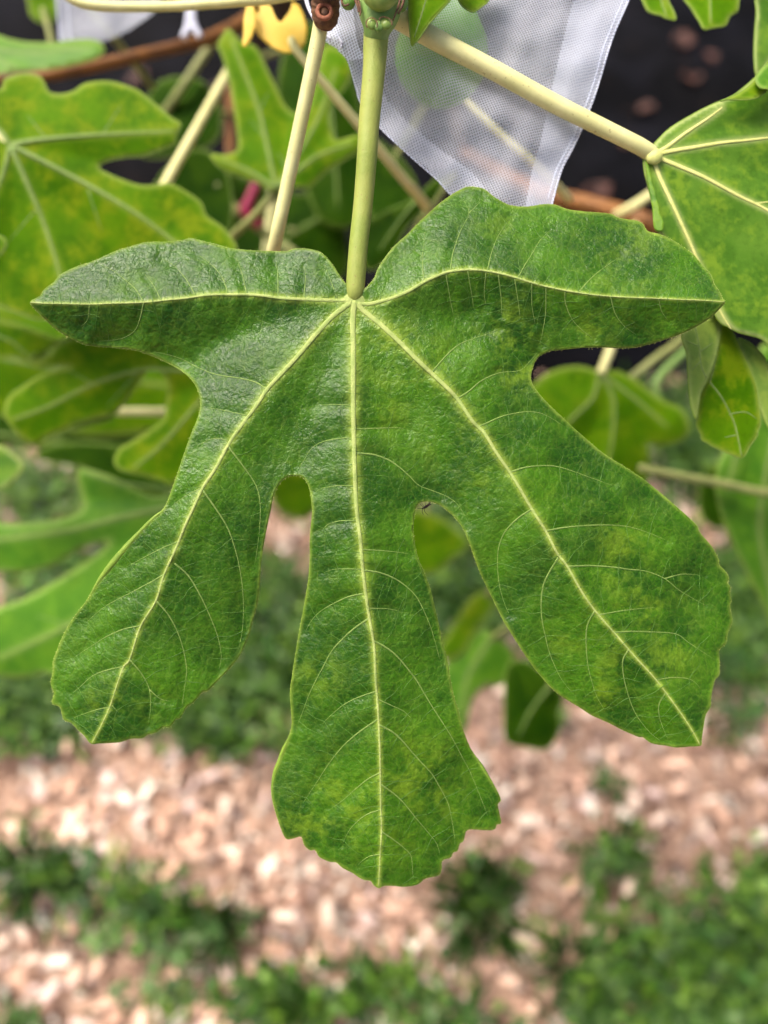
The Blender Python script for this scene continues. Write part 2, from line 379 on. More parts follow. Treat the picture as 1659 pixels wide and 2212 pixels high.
# single weeds that stand out
def weed_proto(kind, i):
    sp = []; c0 = weed_cols[i % 6] * 1.1
    if kind == 'tuft':
        for k in range(34):
            a = rng.uniform(0, 6.28); sp.append((.006 * math.cos(a), .006 * math.sin(a), 0, rng.uniform(.05, .10), rng.uniform(.5, 1.35), a - 1.57, .07, c0 * rng.uniform(.6, 1.2)))
    else:
        for k in range(26):
            a = k * 2.4; h = rng.uniform(.004, .04); r = rng.uniform(.004, .03)
            sp.append((r * math.cos(a), r * math.sin(a), h, rng.uniform(.014, .028), rng.uniform(-.1, .5), a - 1.57, rng.uniform(.7, 1.0), c0 * rng.uniform(.75, 1.25)))
    v, f, c = weed_leaves(sp)
    return mesh_data('weed_leaves', v, f, M['weed'], True, cols=c)
wp = [weed_proto('leafy', i) for i in range(6)]; gp = [weed_proto('tuft', i) for i in (0, 2, 4)]
spots = [(1540, 1960), (1440, 2010), (1620, 2010), (1500, 2090), (1590, 2130), (1380, 2090), (1290, 2060), (1270, 2170), (1420, 2170), (1640, 2180), (180, 1890), (320, 1920), (370, 2020), (250, 1990), (560, 2150), (660, 2180), (760, 2130), (100, 1550), (420, 1560), (240, 1500), (1610, 1280), (1620, 1440), (1560, 1180)]
for i, (px, py) in enumerate(spots):
    g = G(px, py); o = link(bpy.data.objects.new('weed', wp[i % 6]), None, (g[0], g[1], .012)); s = rng.uniform(.5, .9); o.scale = (s, s, s * .6); o.rotation_euler = (0, 0, rng.uniform(0, 6.28))
    tag(o, 'small leafy green weed growing up through the wood chips', 'weed', 'leafy weeds in the mulch')
for i, (px, py) in enumerate([(1030, 1930), (1060, 1980), (1000, 1990), (1310, 1850), (70, 1880), (1220, 2080), (480, 2030)]):
    g = G(px, py); o = link(bpy.data.objects.new('grass_tuft', gp[i % 3]), None, (g[0], g[1], .012)); s = rng.uniform(.7, 1.0); o.scale = (s, s, s); o.rotation_euler = (0, 0, rng.uniform(0, 6.28))
    tag(o, 'tuft of narrow grass blades standing in the wood chips', 'grass tuft', 'grass tufts in the mulch')
# dead leaves lying on the cloth
def dead_leaf_mesh(seed):
    rr = np.random.default_rng(seed); n = 9
    U, Vv = np.meshgrid(np.linspace(-1, 1, n), np.linspace(0, 1, n)); wdt = np.sin(np.pi * np.clip(Vv * .94 + .03, 0, 1)) ** .7 * .36
    X = U * wdt; Y = Vv; Z = .22 * U ** 2 * wdt + .08 * np.sin(Vv * 5 + seed) + .03 * np.sin(U * 4 + Vv * 7)
    v = np.stack([X, Y - .5, Z], -1).reshape(-1, 3) * .06; i = np.arange(n * n).reshape(n, n)
    f = np.stack([i[:-1, :-1], i[:-1, 1:], i[1:, 1:], i[1:, :-1]], -1).reshape(-1, 4)
    v2 = np.concatenate([v, v - (0, 0, .0008)]); f2 = np.concatenate([f, f[:, ::-1] + n * n])
    return mesh_data('dead_leaf', v2, f2, M['dead'])
dl = [dead_leaf_mesh(i) for i in range(4)]
for i, (px, py) in enumerate([(1535, 120), (1498, 158), (1475, 92), (1388, 215), (1360, 300), (290, 145), (1285, 420)]):
    g = G(px, py, .04); o = link(bpy.data.objects.new('dead_leaf', dl[i % 4]), None, (g[0], g[1], float(cloth_z(g[0], g[1])) + .004)); s = rng.uniform(.6, 1.3); o.scale = (s, s, s)
    o.rotation_euler = (rng.normal(0, .15), rng.normal(0, .15), rng.uniform(0, 6.28)); tag(o, 'curled brown dead leaf lying on the black weed cloth', 'dead leaf', 'dead leaves on the black cloth')

# ------------------------------------------------------------------ the fig tree
base = G(470, 560); base[2] = 0
TREE = empty('fig_tree', (base[0], base[1], 0)); tag(TREE, 'green fig tree with large lobed leaves on pale cream stalks', 'fig tree')
def stem(name, parent, pl, mat, n=10, wobble=0.0):
    """pl: rows of pixel x, y, distance in metres, radius in pixels at the focus distance scale of that point"""
    q = catmull(np.array(pl, float), 6)
    p3 = P(q[:, 0], q[:, 1], q[:, 2]); rad = q[:, 3] * q[:, 2] / F
    if wobble: rad = rad * (1 + wobble * np.sin(np.arange(len(rad)) * 1.7))
    v, f = tube(p3, rad, n); return mk(name, v, f, mat, parent)
# trunk and branches
tz = P(520, 160, .80)
tv, tf = tube(catmull(np.array([[base[0], base[1], -.02], [base[0] - .01, base[1] - .02, .15], [base[0] + .01, base[1] - .05, .32], tz, P(600, -160, .72), P(720, -420, .66)]), 6), np.interp(np.linspace(0, 1, 31), [0, .15, 1], [.021, .015, .009]), 12)
mk('trunk', tv, tf, M['bark'], TREE)
stem('branch', TREE, [(-60, 176, .46, 12), (0, 170, .46, 12), (100, 163, .46, 12), (200, 143, .47, 12), (300, 120, .48, 12), (400, 97, .50, 13), (470, 76, .53, 14), (560, 20, .60, 16), (640, -120, .66, 18), (720, -400, .66, 20)], M['wood'])
stem('branch', TREE, [(1000, 330, .62, 14), (1120, 395, .60, 17), (1195, 425, .56, 20), (1300, 450, .54, 20), (1400, 482, .52, 20), (1560, 560, .52, 18), (1720, 640, .52, 14), (1900, 720, .54, 9), (2050, 740, .55, 4)], M['wood'])
stem('branch', TREE, [(720, -420, .66, 16), (900, -150, .62, 14), (960, 150, .62, 13), (1000, 330, .62, 13)], M['bark'])
stem('branch', TREE, [(500, 120, .70, 9), (497, 380, .66, 9), (500, 560, .66, 9), (470, 760, .70, 8)], M['wood'])
stem('branch', TREE, [(720, -420, .66, 22), (800, -380, .45, 30), (840, -260, .30, 42), (832, -120, .25, 50), (824, -40, .238, 52)], M['bark'])
# the shoot tip the main leaf hangs from
sh = stem('shoot', TREE, [(824, -60, .238, 53), (823, -20, .237, 52), (820, 15, .236, 48), (817, 45, .236, 40), (814, 66, .237, 30), (813, 74, .238, 26)], M['shoot'], 20)
def blob(name, parent, x, y, d, rx, ry, rz, mat, seg=14, rot=0, ridge=0.0):
    th_, ph = np.meshgrid(np.linspace(0, 2 * math.pi, seg, endpoint=False), np.linspace(0, math.pi, seg // 2 + 2))
    X = np.cos(th_) * np.sin(ph); Y = np.sin(th_) * np.sin(ph); Z = np.cos(ph)
    k = 1 + ridge * np.sin(3 * th_) * np.sin(ph); s = d / F
    a, b2 = X * rx * k, Y * ry * k
    a, b2 = a * math.cos(rot) - b2 * math.sin(rot), a * math.sin(rot) + b2 * math.cos(rot)
    c = P(x, y, d); v = c + (a * s)[..., None] * CX + (b2 * s)[..., None] * CY + (Z * rz * s)[..., None] * CZ
    n = seg; m_ = ph.shape[0]; f = [(i * n + j, i * n + (j + 1) % n, (i + 1) * n + (j + 1) % n, (i + 1) * n + j) for i in range(m_ - 1) for j in range(n)]
    return mk(name, v.reshape(-1, 3), f, mat, parent)
blob('bud', sh, 803, 51, .2300, 11, 14, 8, M['bud'], rot=.2); blob('bud', sh, 835, 52, .2300, 13, 12, 8, M['bud']); blob('bud', sh, 818, 57, .2302, 12, 12, 7, M['shoot'])
for q in ([(793, 60), (791, 48), (797, 40), (806, 39), (812, 43)], [(818, 44), (824, 37), (836, 38), (845, 44), (847, 54)], [(812, 43), (815, 50), (814, 60)]):
    stem('bud_scale', sh, [(a, b_, .2285, 1.4) for a, b_ in q], M['scar'], 6)
for q in ([(772, -8), (776, 8), (779, 24), (777, 34)], [(866, -10), (862, 10), (856, 26), (849, 44)], [(874, -5), (868, 14), (860, 30)], [(768, 0), (773, 14), (775, 26)]):
    stem('stipule_scale', sh, [(a, b_, .2315, 3.2 - 1.6 * k / 3) for k, (a, b_) in enumerate(q)], M['scar'], 7)
blob('bud', sh, 752, 4, .240, 16, 17, 14, M['shoot']); blob('bud', sh, 866, 4, .241, 16, 22, 14, M['shoot']); blob('shoot_tip', sh, 822, -6, .2275, 40, 26, 26, M['bud'], 18, ridge=.08)
stem('bud_scale', sh, [(742, -8, .2365, 2.5), (738, 3, .2365, 2.5), (744, 12, .2365, 2.2), (754, 9, .236, 2)], M['scar'], 6)

def blade(name, parent, poly, surf, sp, mat, mains=(), rimw=5.0, halow=6.0, thick=2.0, mottf=None, closed_sub=4):
    poly = catmull(poly, closed_sub, True)
    x0, y0 = poly.min(0) - sp; x1, y1 = poly.max(0) + sp
    gx = np.arange(x0, x1 + sp, sp); gy = np.arange(y0, y1 + sp, sp)
    X, Y = np.meshgrid(gx, gy)
    ci = inside(X[:-1, :-1] + sp / 2, Y[:-1, :-1] + sp / 2, poly)
    idx = np.full(X.shape, -1); use = np.zeros(X.shape, int)
    for a in (0, 1):
        for b_ in (0, 1): use[a:a + ci.shape[0], b_:b_ + ci.shape[1]] += ci
    keep = use > 0; idx[keep] = np.arange(keep.sum())
    vx, vy = X[keep].copy(), Y[keep].copy()
    dens = []
    for a, b_ in zip(poly, np.roll(poly, -1, 0)):
        k = max(1, int(np.hypot(*(b_ - a)) / (sp * .25)))
        for j in range(k): dens.append(a + (b_ - a) * j / k)
    kd = kdtree.KDTree(len(dens))
    for i, q in enumerate(dens): kd.insert((q[0], q[1], 0), i)
    kd.balance()
    for i in np.nonzero(use[keep] < 4)[0]:
        co, _, dist = kd.find((vx[i], vy[i], 0))
        if dist < sp * 1.3: vx[i], vy[i] = co[0], co[1]
    i00, i01, i11, i10 = idx[:-1, :-1][ci], idx[:-1, 1:][ci], idx[1:, 1:][ci], idx[1:, :-1][ci]
    f = np.stack([i00, i10, i11, i01], -1)
    D = surf(vx, vy)
    de = np.full(vx.shape, 99.0)
    if rimw:
        de = seg_dist(vx, vy, np.vstack([poly, poly[:1]])[::2] if len(poly) > 400 else np.vstack([poly, poly[:1]]))
    halo = np.zeros(vx.shape)
    for ml, wd in mains: halo = np.maximum(halo, np.exp(-(seg_dist(vx, vy, ml) / wd) ** 2))
    mt = np.ones(vx.shape) if mottf is None else mottf(vx, vy)
    top = P(vx, vy, D); bot = P(vx, vy, D + thick * D / F); n = len(vx)
    # side walls along the free edges
    e = np.concatenate([f[:, [0, 1]], f[:, [1, 2]], f[:, [2, 3]], f[:, [3, 0]]]); key = np.sort(e, 1); kk = key[:, 0].astype(np.int64) * (n + 1) + key[:, 1]
    u, inv, cnt = np.unique(kk, return_inverse=True, return_counts=True); be = e[cnt[inv] == 1]
    side = np.stack([be[:, 1], be[:, 0], be[:, 0] + n, be[:, 1] + n], -1)
    if thick == 0: return mk(name, top, f, mat, parent, True, {'halo': halo}), poly
    faces = np.concatenate([f, f[:, ::-1] + n, side])
    rim = np.exp(-(de / max(rimw, .1)) ** 2)
    at = {'halo': np.tile(halo, 2), 'rim': np.tile(rim, 2), 'mott': np.tile(mt, 2)}
    return mk(name, np.concatenate([top, bot]), faces, mat, parent, True, at), poly
def surf_line(name, parent, line, surf, r0, r1, mat, lift=.35, n=8, sub=4, taper=1.0):
    q = catmull(line, sub); k = np.linspace(0, 1, len(q)) ** taper; r = r0 + (r1 - r0) * k
    D = surf(q[:, 0], q[:, 1]); p3 = P(q[:, 0], q[:, 1], D - (r * lift) * D / F)
    v, f = tube(p3, r * D / F, n)
    c_ = np.repeat(p3, n, 0); h_ = (v - c_) @ CZ; v = v - np.outer(h_ * .65, CZ)      # veins are low ridges, not round cords
    return mk(name, v, f, mat, parent) if name else (v, f)

# ---- the big leaf in focus
OUT = pts("""746,612 733,595 720,575 710,562 698,550 686,543 663,538 636,538 620,543 586,543 553,542 500,537 467,528 433,520 412,515 400,518 367,523 333,523 310,525 283,533 253,542 217,558 187,570
170,575 133,592 117,610 97,625 87,640 66,653 80,672 100,692 127,715 153,730 183,744 217,748 253,751 283,754 313,762 350,777 383,794 407,812 423,832 433,859 433,882 427,905 413,939 400,975 383,1025 370,1062 355,1099
333,1119 310,1142 283,1171 257,1202 233,1231 213,1257 190,1295 167,1324 147,1354 133,1380 122,1409 115,1430 115,1450 110,1477 117,1497 113,1519 130,1527 138,1554 153,1560 167,1574 183,1589 197,1606 217,1605 257,1603 283,1595 307,1594 320,1586 337,1582 353,1570 367,1570 380,1554 390,1550 403,1527 417,1518 437,1495 450,1492 470,1470 490,1450 503,1435 517,1417 530,1390 540,1364 548,1330
555,1307 560,1270 563,1224 568,1184 576,1140 585,1097 591,1069 603,1045 620,1030 638,1027 653,1030 665,1045 671,1065 675,1100 674,1117 670,1164 670,1207 666,1257 656,1317 646,1370 638,1417 631,1464 627,1497 631,1560 625,1592 613,1619 603,1647 595,1666 588,1696 588,1722 595,1752 601,1771 606,1786 618,1811 635,1810 651,1807 658,1826 670,1836 681,1836 691,1851 713,1861 726,1862 740,1874 760,1884 783,1899 800,1902 808,1912 818,1918 830,1913 853,1913 870,1915 900,1911 920,1897 946,1891 953,1879 955,1859 973,1852 978,1842 988,1837 993,1822 1001,1816 1006,1796 1016,1791 1036,1792 1066,1792 1073,1781 1082,1777 1078,1756 1075,1737 1081,1727 1070,1702 1053,1676 1036,1649
1016,1617 1000,1577 990,1537 980,1504 973,1470 966,1430 956,1390 948,1350 938,1310 928,1270 916,1237 903,1207 895,1174 892,1144 894,1119 898,1099 906,1086 920,1083 936,1085 953,1092 965,1101 983,1118 1000,1140 1013,1170 1025,1204 1036,1234 1053,1270 1070,1304 1086,1337 1106,1370 1123,1397 1143,1427 1166,1457 1196,1490 1223,1510 1256,1530 1279,1545 1313,1560 1346,1577 1379,1591 1389,1592 1408,1605 1439,1610 1463,1614 1489,1612 1513,1610 1515,1597 1519,1570 1524,1544 1534,1527 1536,1504 1543,1470 1553,1457 1554,1430 1553,1404 1568,1390 1571,1370 1581,1344 1579,1327 1576,1310 1579,1297 1576,1280 1578,1270 1571,1259 1574,1249 1566,1234 1553,1220 1551,1207 1536,1180 1511,1150 1506,1137 1486,1117 1466,1099
1446,1082 1419,1059 1389,1035 1359,1015 1333,999 1306,982 1273,955 1239,925 1206,895 1179,869 1159,845 1149,829 1146,812 1151,792 1159,775 1173,764 1193,757 1223,754 1266,750 1306,750 1339,752 1373,750 1406,742 1439,732 1473,720 1506,704 1539,682 1561,659 1565,652 1560,644 1553,629 1543,615 1536,595 1519,575 1499,552 1489,543 1459,523 1426,507 1399,500 1389,485 1373,477 1339,472 1319,463 1293,460 1256,457 1223,452 1199,443 1173,442 1139,447 1106,445 1086,437 1063,423 1046,409 1023,404 1006,405 990,413 973,423 946,443 923,465 903,483 880,507 853,531 838,549 826,565 816,582 810,599 800,612 788,624 768,628""")
MID = pts("766,650 762,692 763,755 763,849 764,932 766,1015 770,1099 778,1164 783,1224 790,1284 798,1337 808,1397 811,1464 815,1514 818,1564 821,1644 822,1729 824,1792 821,1846 818,1915")
L1 = pts("760,652 720,682 680,725 643,769 606,809 576,842 553,877 500,949 467,1009 437,1055 417,1098 400,1134 383,1177 353,1244 337,1297 303,1354 280,1424 267,1440 250,1487 237,1527 217,1570 199,1605")
R1 = pts("774,655 783,669 820,699 863,739 903,779 946,819 986,859 1020,909 1046,935 1073,979 1106,1027 1149,1100 1179,1147 1203,1194 1226,1224 1256,1277 1286,1320 1333,1374 1373,1420 1416,1467 1456,1520 1493,1574 1512,1609")
L2 = pts("760,648 726,649 670,647 610,644 553,637 500,636 450,637 400,644 367,647 310,653 250,655 193,657 133,656 87,655 66,653")
R2 = pts("774,652 793,657 836,647 880,630 916,609 953,592 980,585 1020,582 1063,587 1106,597 1173,617 1249,632 1319,640 1406,644 1473,647 1523,649 1565,652")
MAINS = [(MID, 7.2, 1.1), (L1, 6.2, .9), (R1, 6.6, 1.0), (L2, 4.7, .7), (R2, 5.0, .8)]
SEC = [pts(s) for s in """385,1170 350,1184 300,1210 273,1225
353,1242 323,1259 283,1280 227,1310 187,1344
303,1352 267,1359 230,1375 200,1394 160,1420
267,1440 233,1447 200,1460 177,1480 157,1497
240,1527 213,1532 187,1540 160,1550
493,952 473,947 450,950 433,960
533,897 500,890 460,882 447,883
435,1054 400,1072 372,1092
576,842 553,826 517,817 467,809 430,795 400,779 367,767 333,760
437,1058 467,1100 490,1137 503,1170 515,1214 523,1264 526,1314 523,1364 515,1404
377,1217 407,1244 433,1287 453,1330 470,1374 478,1417 473,1447
338,1299 363,1327 383,1364 397,1407 403,1450 398,1490 393,1527
280,1425 307,1457 323,1490 325,1530 320,1564
323,1490 347,1510 370,1515
242,1524 257,1540
493,965 527,1009 553,1049 562,1089 560,1150 550,1220
755,945 720,949 690,957 670,972 656,995 646,1009
756,874 720,874 686,875
763,1050 730,1049 696,1055 683,1062
770,1125 736,1125 710,1132 696,1144
782,1230 753,1229 720,1230 700,1237
785,1282 753,1289 720,1304 693,1320 673,1340 660,1364
795,1337 766,1357 740,1380 716,1407 696,1444 680,1474 666,1504 653,1540 643,1564
811,1494 780,1504 746,1520 716,1544 696,1564
815,1555 786,1574 760,1594 736,1617 710,1650 680,1696 656,1732
820,1670 796,1682 766,1706 740,1729 716,1746
822,1749 793,1759 770,1776 753,1796 740,1822
821,1846 800,1849 783,1859 773,1869
770,979 806,982 840,994 866,1012 886,1030 906,1049 940,1062 970,1075 993,1095 1012,1130
766,927 813,925 860,924 873,927
787,1232 820,1237 853,1250 880,1269 900,1290 916,1320 930,1354 941,1390 950,1424
808,1385 836,1400 860,1420 880,1444 900,1470 916,1497 936,1530 960,1567 980,1600 1003,1644 1013,1662 1030,1702 1046,1742 1053,1762
819,1566 846,1580 866,1597 886,1620 910,1647 933,1672 953,1706 968,1736 975,1766 981,1802 983,1826
823,1695 853,1716 876,1739 900,1769 923,1796 943,1822 950,1846
824,1796 853,1816 873,1832 888,1849 891,1879 893,1899
817,1511 846,1524 873,1537 890,1554
796,1314 836,1315 863,1320
780,1187 820,1189 853,1192 886,1197
1206,1205 1186,1237 1173,1267 1169,1304 1171,1340 1178,1374 1186,1407 1199,1440 1213,1467 1236,1497
1285,1320 1269,1350 1266,1387 1269,1430 1276,1464 1289,1504 1306,1534
1358,1404 1346,1424 1346,1454 1353,1487 1366,1527 1383,1557 1406,1584 1426,1600
1438,1497 1424,1520 1424,1547 1433,1574 1443,1597
1149,1100 1126,1114 1105,1132 1086,1157 1076,1190 1075,1230 1080,1270 1090,1304 1100,1327
932,805 963,769 990,745 1020,732 1050,722 1080,709
988,861 1013,845 1036,825 1060,812 1086,804 1123,800 1143,782 1159,764
1034,922 1066,907 1086,899 1106,894 1139,889 1166,892 1189,902 1216,919
1102,1020 1133,1010 1166,1006 1199,1007 1229,1015 1263,1027 1296,1039 1323,1049
1179,1147 1216,1140 1256,1136 1306,1134 1353,1137 1396,1149 1439,1167
1226,1224 1273,1222 1323,1225 1359,1230 1396,1234 1436,1250 1466,1274 1499,1294 1523,1307
1436,1250 1475,1240 1515,1243
1295,1328 1339,1320 1379,1315 1416,1312
1328,1366 1366,1364 1406,1365 1459,1369 1486,1387 1516,1407 1543,1424
1418,1469 1446,1464 1473,1464 1496,1470 1513,1487
310,652 293,625 267,602 240,582 217,572
347,648 333,619 313,592
423,640 403,605 377,575 350,559
493,636 480,599 457,572 430,552
533,636 523,592 510,555
601,642 600,592 596,562
656,646 660,599 658,575
730,648 710,595 700,569
310,654 302,689 290,715 260,732 213,737
193,657 190,689 175,705
916,609 913,575 913,549 915,533 918,500
973,586 978,549 993,503 1013,460 1000,430
1013,460 1040,434
1053,585 1061,549 1076,510 1100,473
1119,600 1136,569 1149,549 1166,520 1189,497
1249,632 1279,599 1313,572 1339,555
1221,628 1221,652 1233,685 1253,709 1279,729
1319,640 1328,675 1346,702 1373,722
1423,645 1429,672 1443,692
1111,598 1119,649 1124,689
1149,611 1149,659 1156,699
1179,618 1178,682 1166,745
963,590 973,649 980,682
1010,583 1020,642 1023,665
1050,586 1046,632 1050,659
1076,590 1083,649 1083,680""".split('\n')]
JX, JY = 766.0, 650.0
mains_s = [catmull(a, 2) for a, _, _ in MAINS]
TENT = [.25, .23, .30, .48, .48]
def main_base(x, y):
    ds = [seg_dist(x, y, a) for a in mains_s]; k = 26.0
    e = [np.exp(-d / k) for d in ds]; S = sum(e) + 1e-9
    soft = -k * np.log(S); soft = np.maximum(soft, 0)
    slope = sum(a * b_ for a, b_ in zip(e, TENT)) / S
    # the far ends of distance mixing are weighted towards the nearest vein
    r = np.hypot(x - JX, y - JY)
    droop = np.clip(r - 520, 0, None) ** 2 / 9000.0
    z = slope * soft * (1 + .15 * wob(x, y, 70, 2)) + droop + 5.0 * wob(x, y, 140, 1) + 1.4 * wob(x, y, 38, 6)
    # a basin at the stalk: the lobes rise round it
    z = z + 16 * np.exp(-(r / 120) ** 2)
    # middle lobe: left half turned to the sky, right lobe's outer half lifted
    return z
secs_s = [catmull(a, 2) for a in SEC]
def main_surf(x, y):
    x = np.asarray(x, float); y = np.asarray(y, float)
    z = main_base(x, y)
    ds = np.full(x.shape, 1e9)
    for a in secs_s:
        lo, hi = a.min(0) - 45, a.max(0) + 45
        m_ = (x > lo[0]) & (x < hi[0]) & (y > lo[1]) & (y < hi[1])
        if m_.any(): ds[m_] = np.minimum(ds[m_], seg_dist(x[m_], y[m_], a))
    bulge = -4.2 * (1 - np.exp(-(np.minimum(ds, 200) / 15) ** 2)) - .75 * wob(x, y, 9, 9) * (1 - np.exp(-(ds / 9) ** 2)) - .16 * wob(x, y, 4.5, 4)
    return .24 + (z + bulge) * .24 / F
MOT = [(850, 740, 70, 1), (905, 800, 80, 1), (830, 870, 70, .8), (1000, 960, 80, .9), (1030, 1030, 60, .8), (1100, 715, 70, 1), (1115, 800, 55, .9), (1180, 660, 60, .6), (1280, 700, 60, .9), (1400, 690, 60, .7), (1350, 1180, 70, .8), (1390, 1310, 80, .9), (1330, 1240, 60, .6), (1330, 1450, 60, .8), (1240, 1370, 60, .8), (1450, 1400, 70, .8), (1310, 1500, 50, 1), (690, 1460, 60, .7), (760, 1730, 100, 1), (690, 1770, 80, 1), (900, 1690, 110, 1), (860, 1780, 90, .8), (1000, 1760, 60, .8), (300, 1500, 70, .7), (240, 1520, 60, .8), (1200, 1060, 90, .6), (1350, 560, 120, .6), (1450, 600, 80, .5), (1080, 480, 60, .5), (290, 700, 90, .5), (150, 690, 60, .5), (1000, 1230, 60, .3), (780, 1250, 70, .4)]
def main_mott(x, y):
    m_ = np.full(x.shape, .10)
    for (a, b_, r, s) in MOT: m_ = np.maximum(m_, s * np.exp(-((x - a) ** 2 + (y - b_) ** 2) / r ** 2))
    return m_
halos = []
for a, w_ in zip(mains_s, (13.5, 11.5, 12.5, 9, 9)):
    n_ = len(a); cut = [0, int(n_ * .15), int(n_ * .3), int(n_ * .45), int(n_ * .6), int(n_ * .75), int(n_ * .88), n_ - 1]
    for j in range(7): halos.append((a[cut[j]:cut[j + 1] + 1], w_ * (1, .88, .76, .64, .52, .42, .34)[j]))
leaf, MPOLY = blade('leaf', TREE, OUT, main_surf, 3.0, M['main'], halos, rimw=4.0, thick=2.5, mottf=main_mott)
leaf['label'] = 'large dark glossy five-lobed fig leaf with bright yellow veins, hanging whole and open'
for i, (a, r0, r1) in enumerate(MAINS): surf_line('midrib' if i == 0 else 'main_vein', leaf, a, main_surf, r0, r1, M['vein'], .05, 12, 5, .62)
for a in SEC:
    L = np.hypot(*np.diff(a, axis=0).T).sum()
    surf_line('side_vein', leaf, a, main_surf, 1.25 + min(L, 300) / 300 * 1.1, .3, M['vein2'], .15, 6, 4, .7)
blob('vein_junction', leaf, 766, 647, float(main_surf(np.array([766.]), np.array([647.]))[0]) + .0005, 26, 20, 6, M['vein'], 24)
# fine ladder veins between the side veins
fine = []
def wiggle(start, d, L, target_gap):
    p = np.array(start, float); out = [p.copy()]; a = math.atan2(d[1], d[0]); step = 7.0; k = 0
    while k * step < L:
        a += rng.normal(0, .13); p = p + step * np.array([math.cos(a), math.sin(a)]); k += 1
        a = a * .85 + .15 * math.atan2(d[1], d[0])
        out.append(p.copy())
    return np.array(out)
cand = []
for a, r0, r1 in MAINS:
    q = catmull(a, 6); s = 30.0; acc = 0; nxt = rng.uniform(10, 18)
    for i in range(1, len(q)):
        dv = q[i] - q[i - 1]; l = np.hypot(*dv); acc += l
        if acc > nxt and acc > s:
            nxt = acc + rng.uniform(12, 22); tdir = dv / (l + 1e-9)
            for sg in (-1, 1):
                nrm = np.array([-tdir[1], tdir[0]]) * sg; d = nrm + tdir * rng.uniform(.0, .30)
                cand.append((q[i], d, rng.uniform(40, 110) if rng.random() < .38 else rng.uniform(8, 24)))
for a in SEC:
    q = catmull(a, 6); acc = 0; nxt = rng.uniform(8, 20)
    for i in range(1, len(q)):
        dv = q[i] - q[i - 1]; l = np.hypot(*dv); acc += l
        if acc > nxt:
            nxt = acc + rng.uniform(34, 60); tdir = dv / (l + 1e-9)
            for sg in (-1, 1):
                nrm = np.array([-tdir[1], tdir[0]]) * sg
                cand.append((q[i], nrm + tdir * rng.uniform(.0, .45), rng.uniform(18, 60)))
allv = mains_s + secs_s
for st, d, L in cand:
    q = wiggle(st, d, L, 0); ok = inside(q[:, 0], q[:, 1], MPOLY)
    if not ok.all(): q = q[:max(0, int(np.argmin(ok)) - 1)]
    if len(q) < 3: continue
    hit = np.full(len(q), 1e9)
    for a in allv:
        lo, hi = a.min(0) - 8, a.max(0) + 8
        if ((q > lo) & (q < hi)).all(1).any(): hit = np.minimum(hit, seg_dist(q[:, 0], q[:, 1], a))
    away = np.nonzero((hit < 4.0) & (np.arange(len(q)) > 2))[0]
    if len(away): q = q[:away[0] + 1]
    if len(q) >= 3: fine.append(q)
fq = [catmull(q, 2) for q in fine]; fa = np.concatenate(fq); fD = main_surf(fa[:, 0], fa[:, 1]); fp = []; k0 = 0
for q in fq:
    D = fD[k0:k0 + len(q)]; k0 += len(q); r = np.linspace(.75, .25, len(q))
    p3 = P(q[:, 0], q[:, 1], D - r * .1 * D / F); fp.append(tube(p3, r * D / F, 4))
v, f = joinvf(fp); o = mk('veinlet_network', v, f, M['vein3'], leaf); tag(o, kind='stuff')
# the pale raised rim, thicker where the edge rolls over
rp = np.vstack([MPOLY, MPOLY[:1]]); D = main_surf(rp[:, 0], rp[:, 1])
rr = np.full(len(rp), .95) * rng.uniform(.8, 1.25, len(rp))
for (x, y, r, s) in [(272, 1185, 75, 5.5), (235, 1232, 60, 4.5), (330, 1120, 30, 2.5), (600, 1660, 40, 4.5), (615, 1615, 30, 3), (1045, 1660, 32, 3.5), (350, 777, 60, 1.0), (1179, 870, 60, .8)]:
    rr += s * np.exp(-((rp[:, 0] - x) ** 2 + (rp[:, 1] - y) ** 2) / r ** 2)
v, f = tube(P(rp[:, 0], rp[:, 1], D + (.8 + .5 * rr) * .24 / F), rr * .24 / F, 7, False); mk('leaf_margin', v, f, M['margin'], leaf)
# short pale hairs along the rim
_a = MPOLY; _b = np.roll(MPOLY, -1, 0); OUTSGN = 1.0 if (_a[:, 0] * _b[:, 1] - _b[:, 0] * _a[:, 1]).sum() > 0 else -1.0
hv = []
for i in range(0, len(rp) - 1):
    for _ in range(1):
        k = rng.random(); a = rp[i] * (1 - k) + rp[i + 1] * k; tdir = rp[i + 1] - rp[i]; n_ = np.array([tdir[1], -tdir[0]]) / (np.hypot(*tdir) + 1e-9)
        n_ = n_ * OUTSGN
        L = rng.uniform(1.5, 3.2); e_ = a + n_ * L + rng.normal(0, 1.2, 2); dd = D[i] + .3 * .24 / F
        hv.append(tube(P(np.array([a[0], e_[0]]), np.array([a[1], e_[1]]), np.array([dd, dd])), np.array([.35, .15]) * .24 / F, 3, False))
v, f = joinvf(hv); o = mk('margin_hairs', v, f, M['junction'], leaf); tag(o, kind='stuff')
jd = float(main_surf(np.array([768.]), np.array([635.]))[0])
stem('petiole', leaf, [(813, 68, .2385, 27.5), (811, 100, .239, 26.5), (808, 150, .2395, 24.5), (797, 267, .240, 22.8), (793, 333, .240, 22), (785, 433, jd, 21), (774, 533, jd, 20.5), (769, 600, jd + .0006, 20.5), (767, 634, jd + .0012, 19), (766, 650, jd + .003, 15)], M['petiole'], 20)

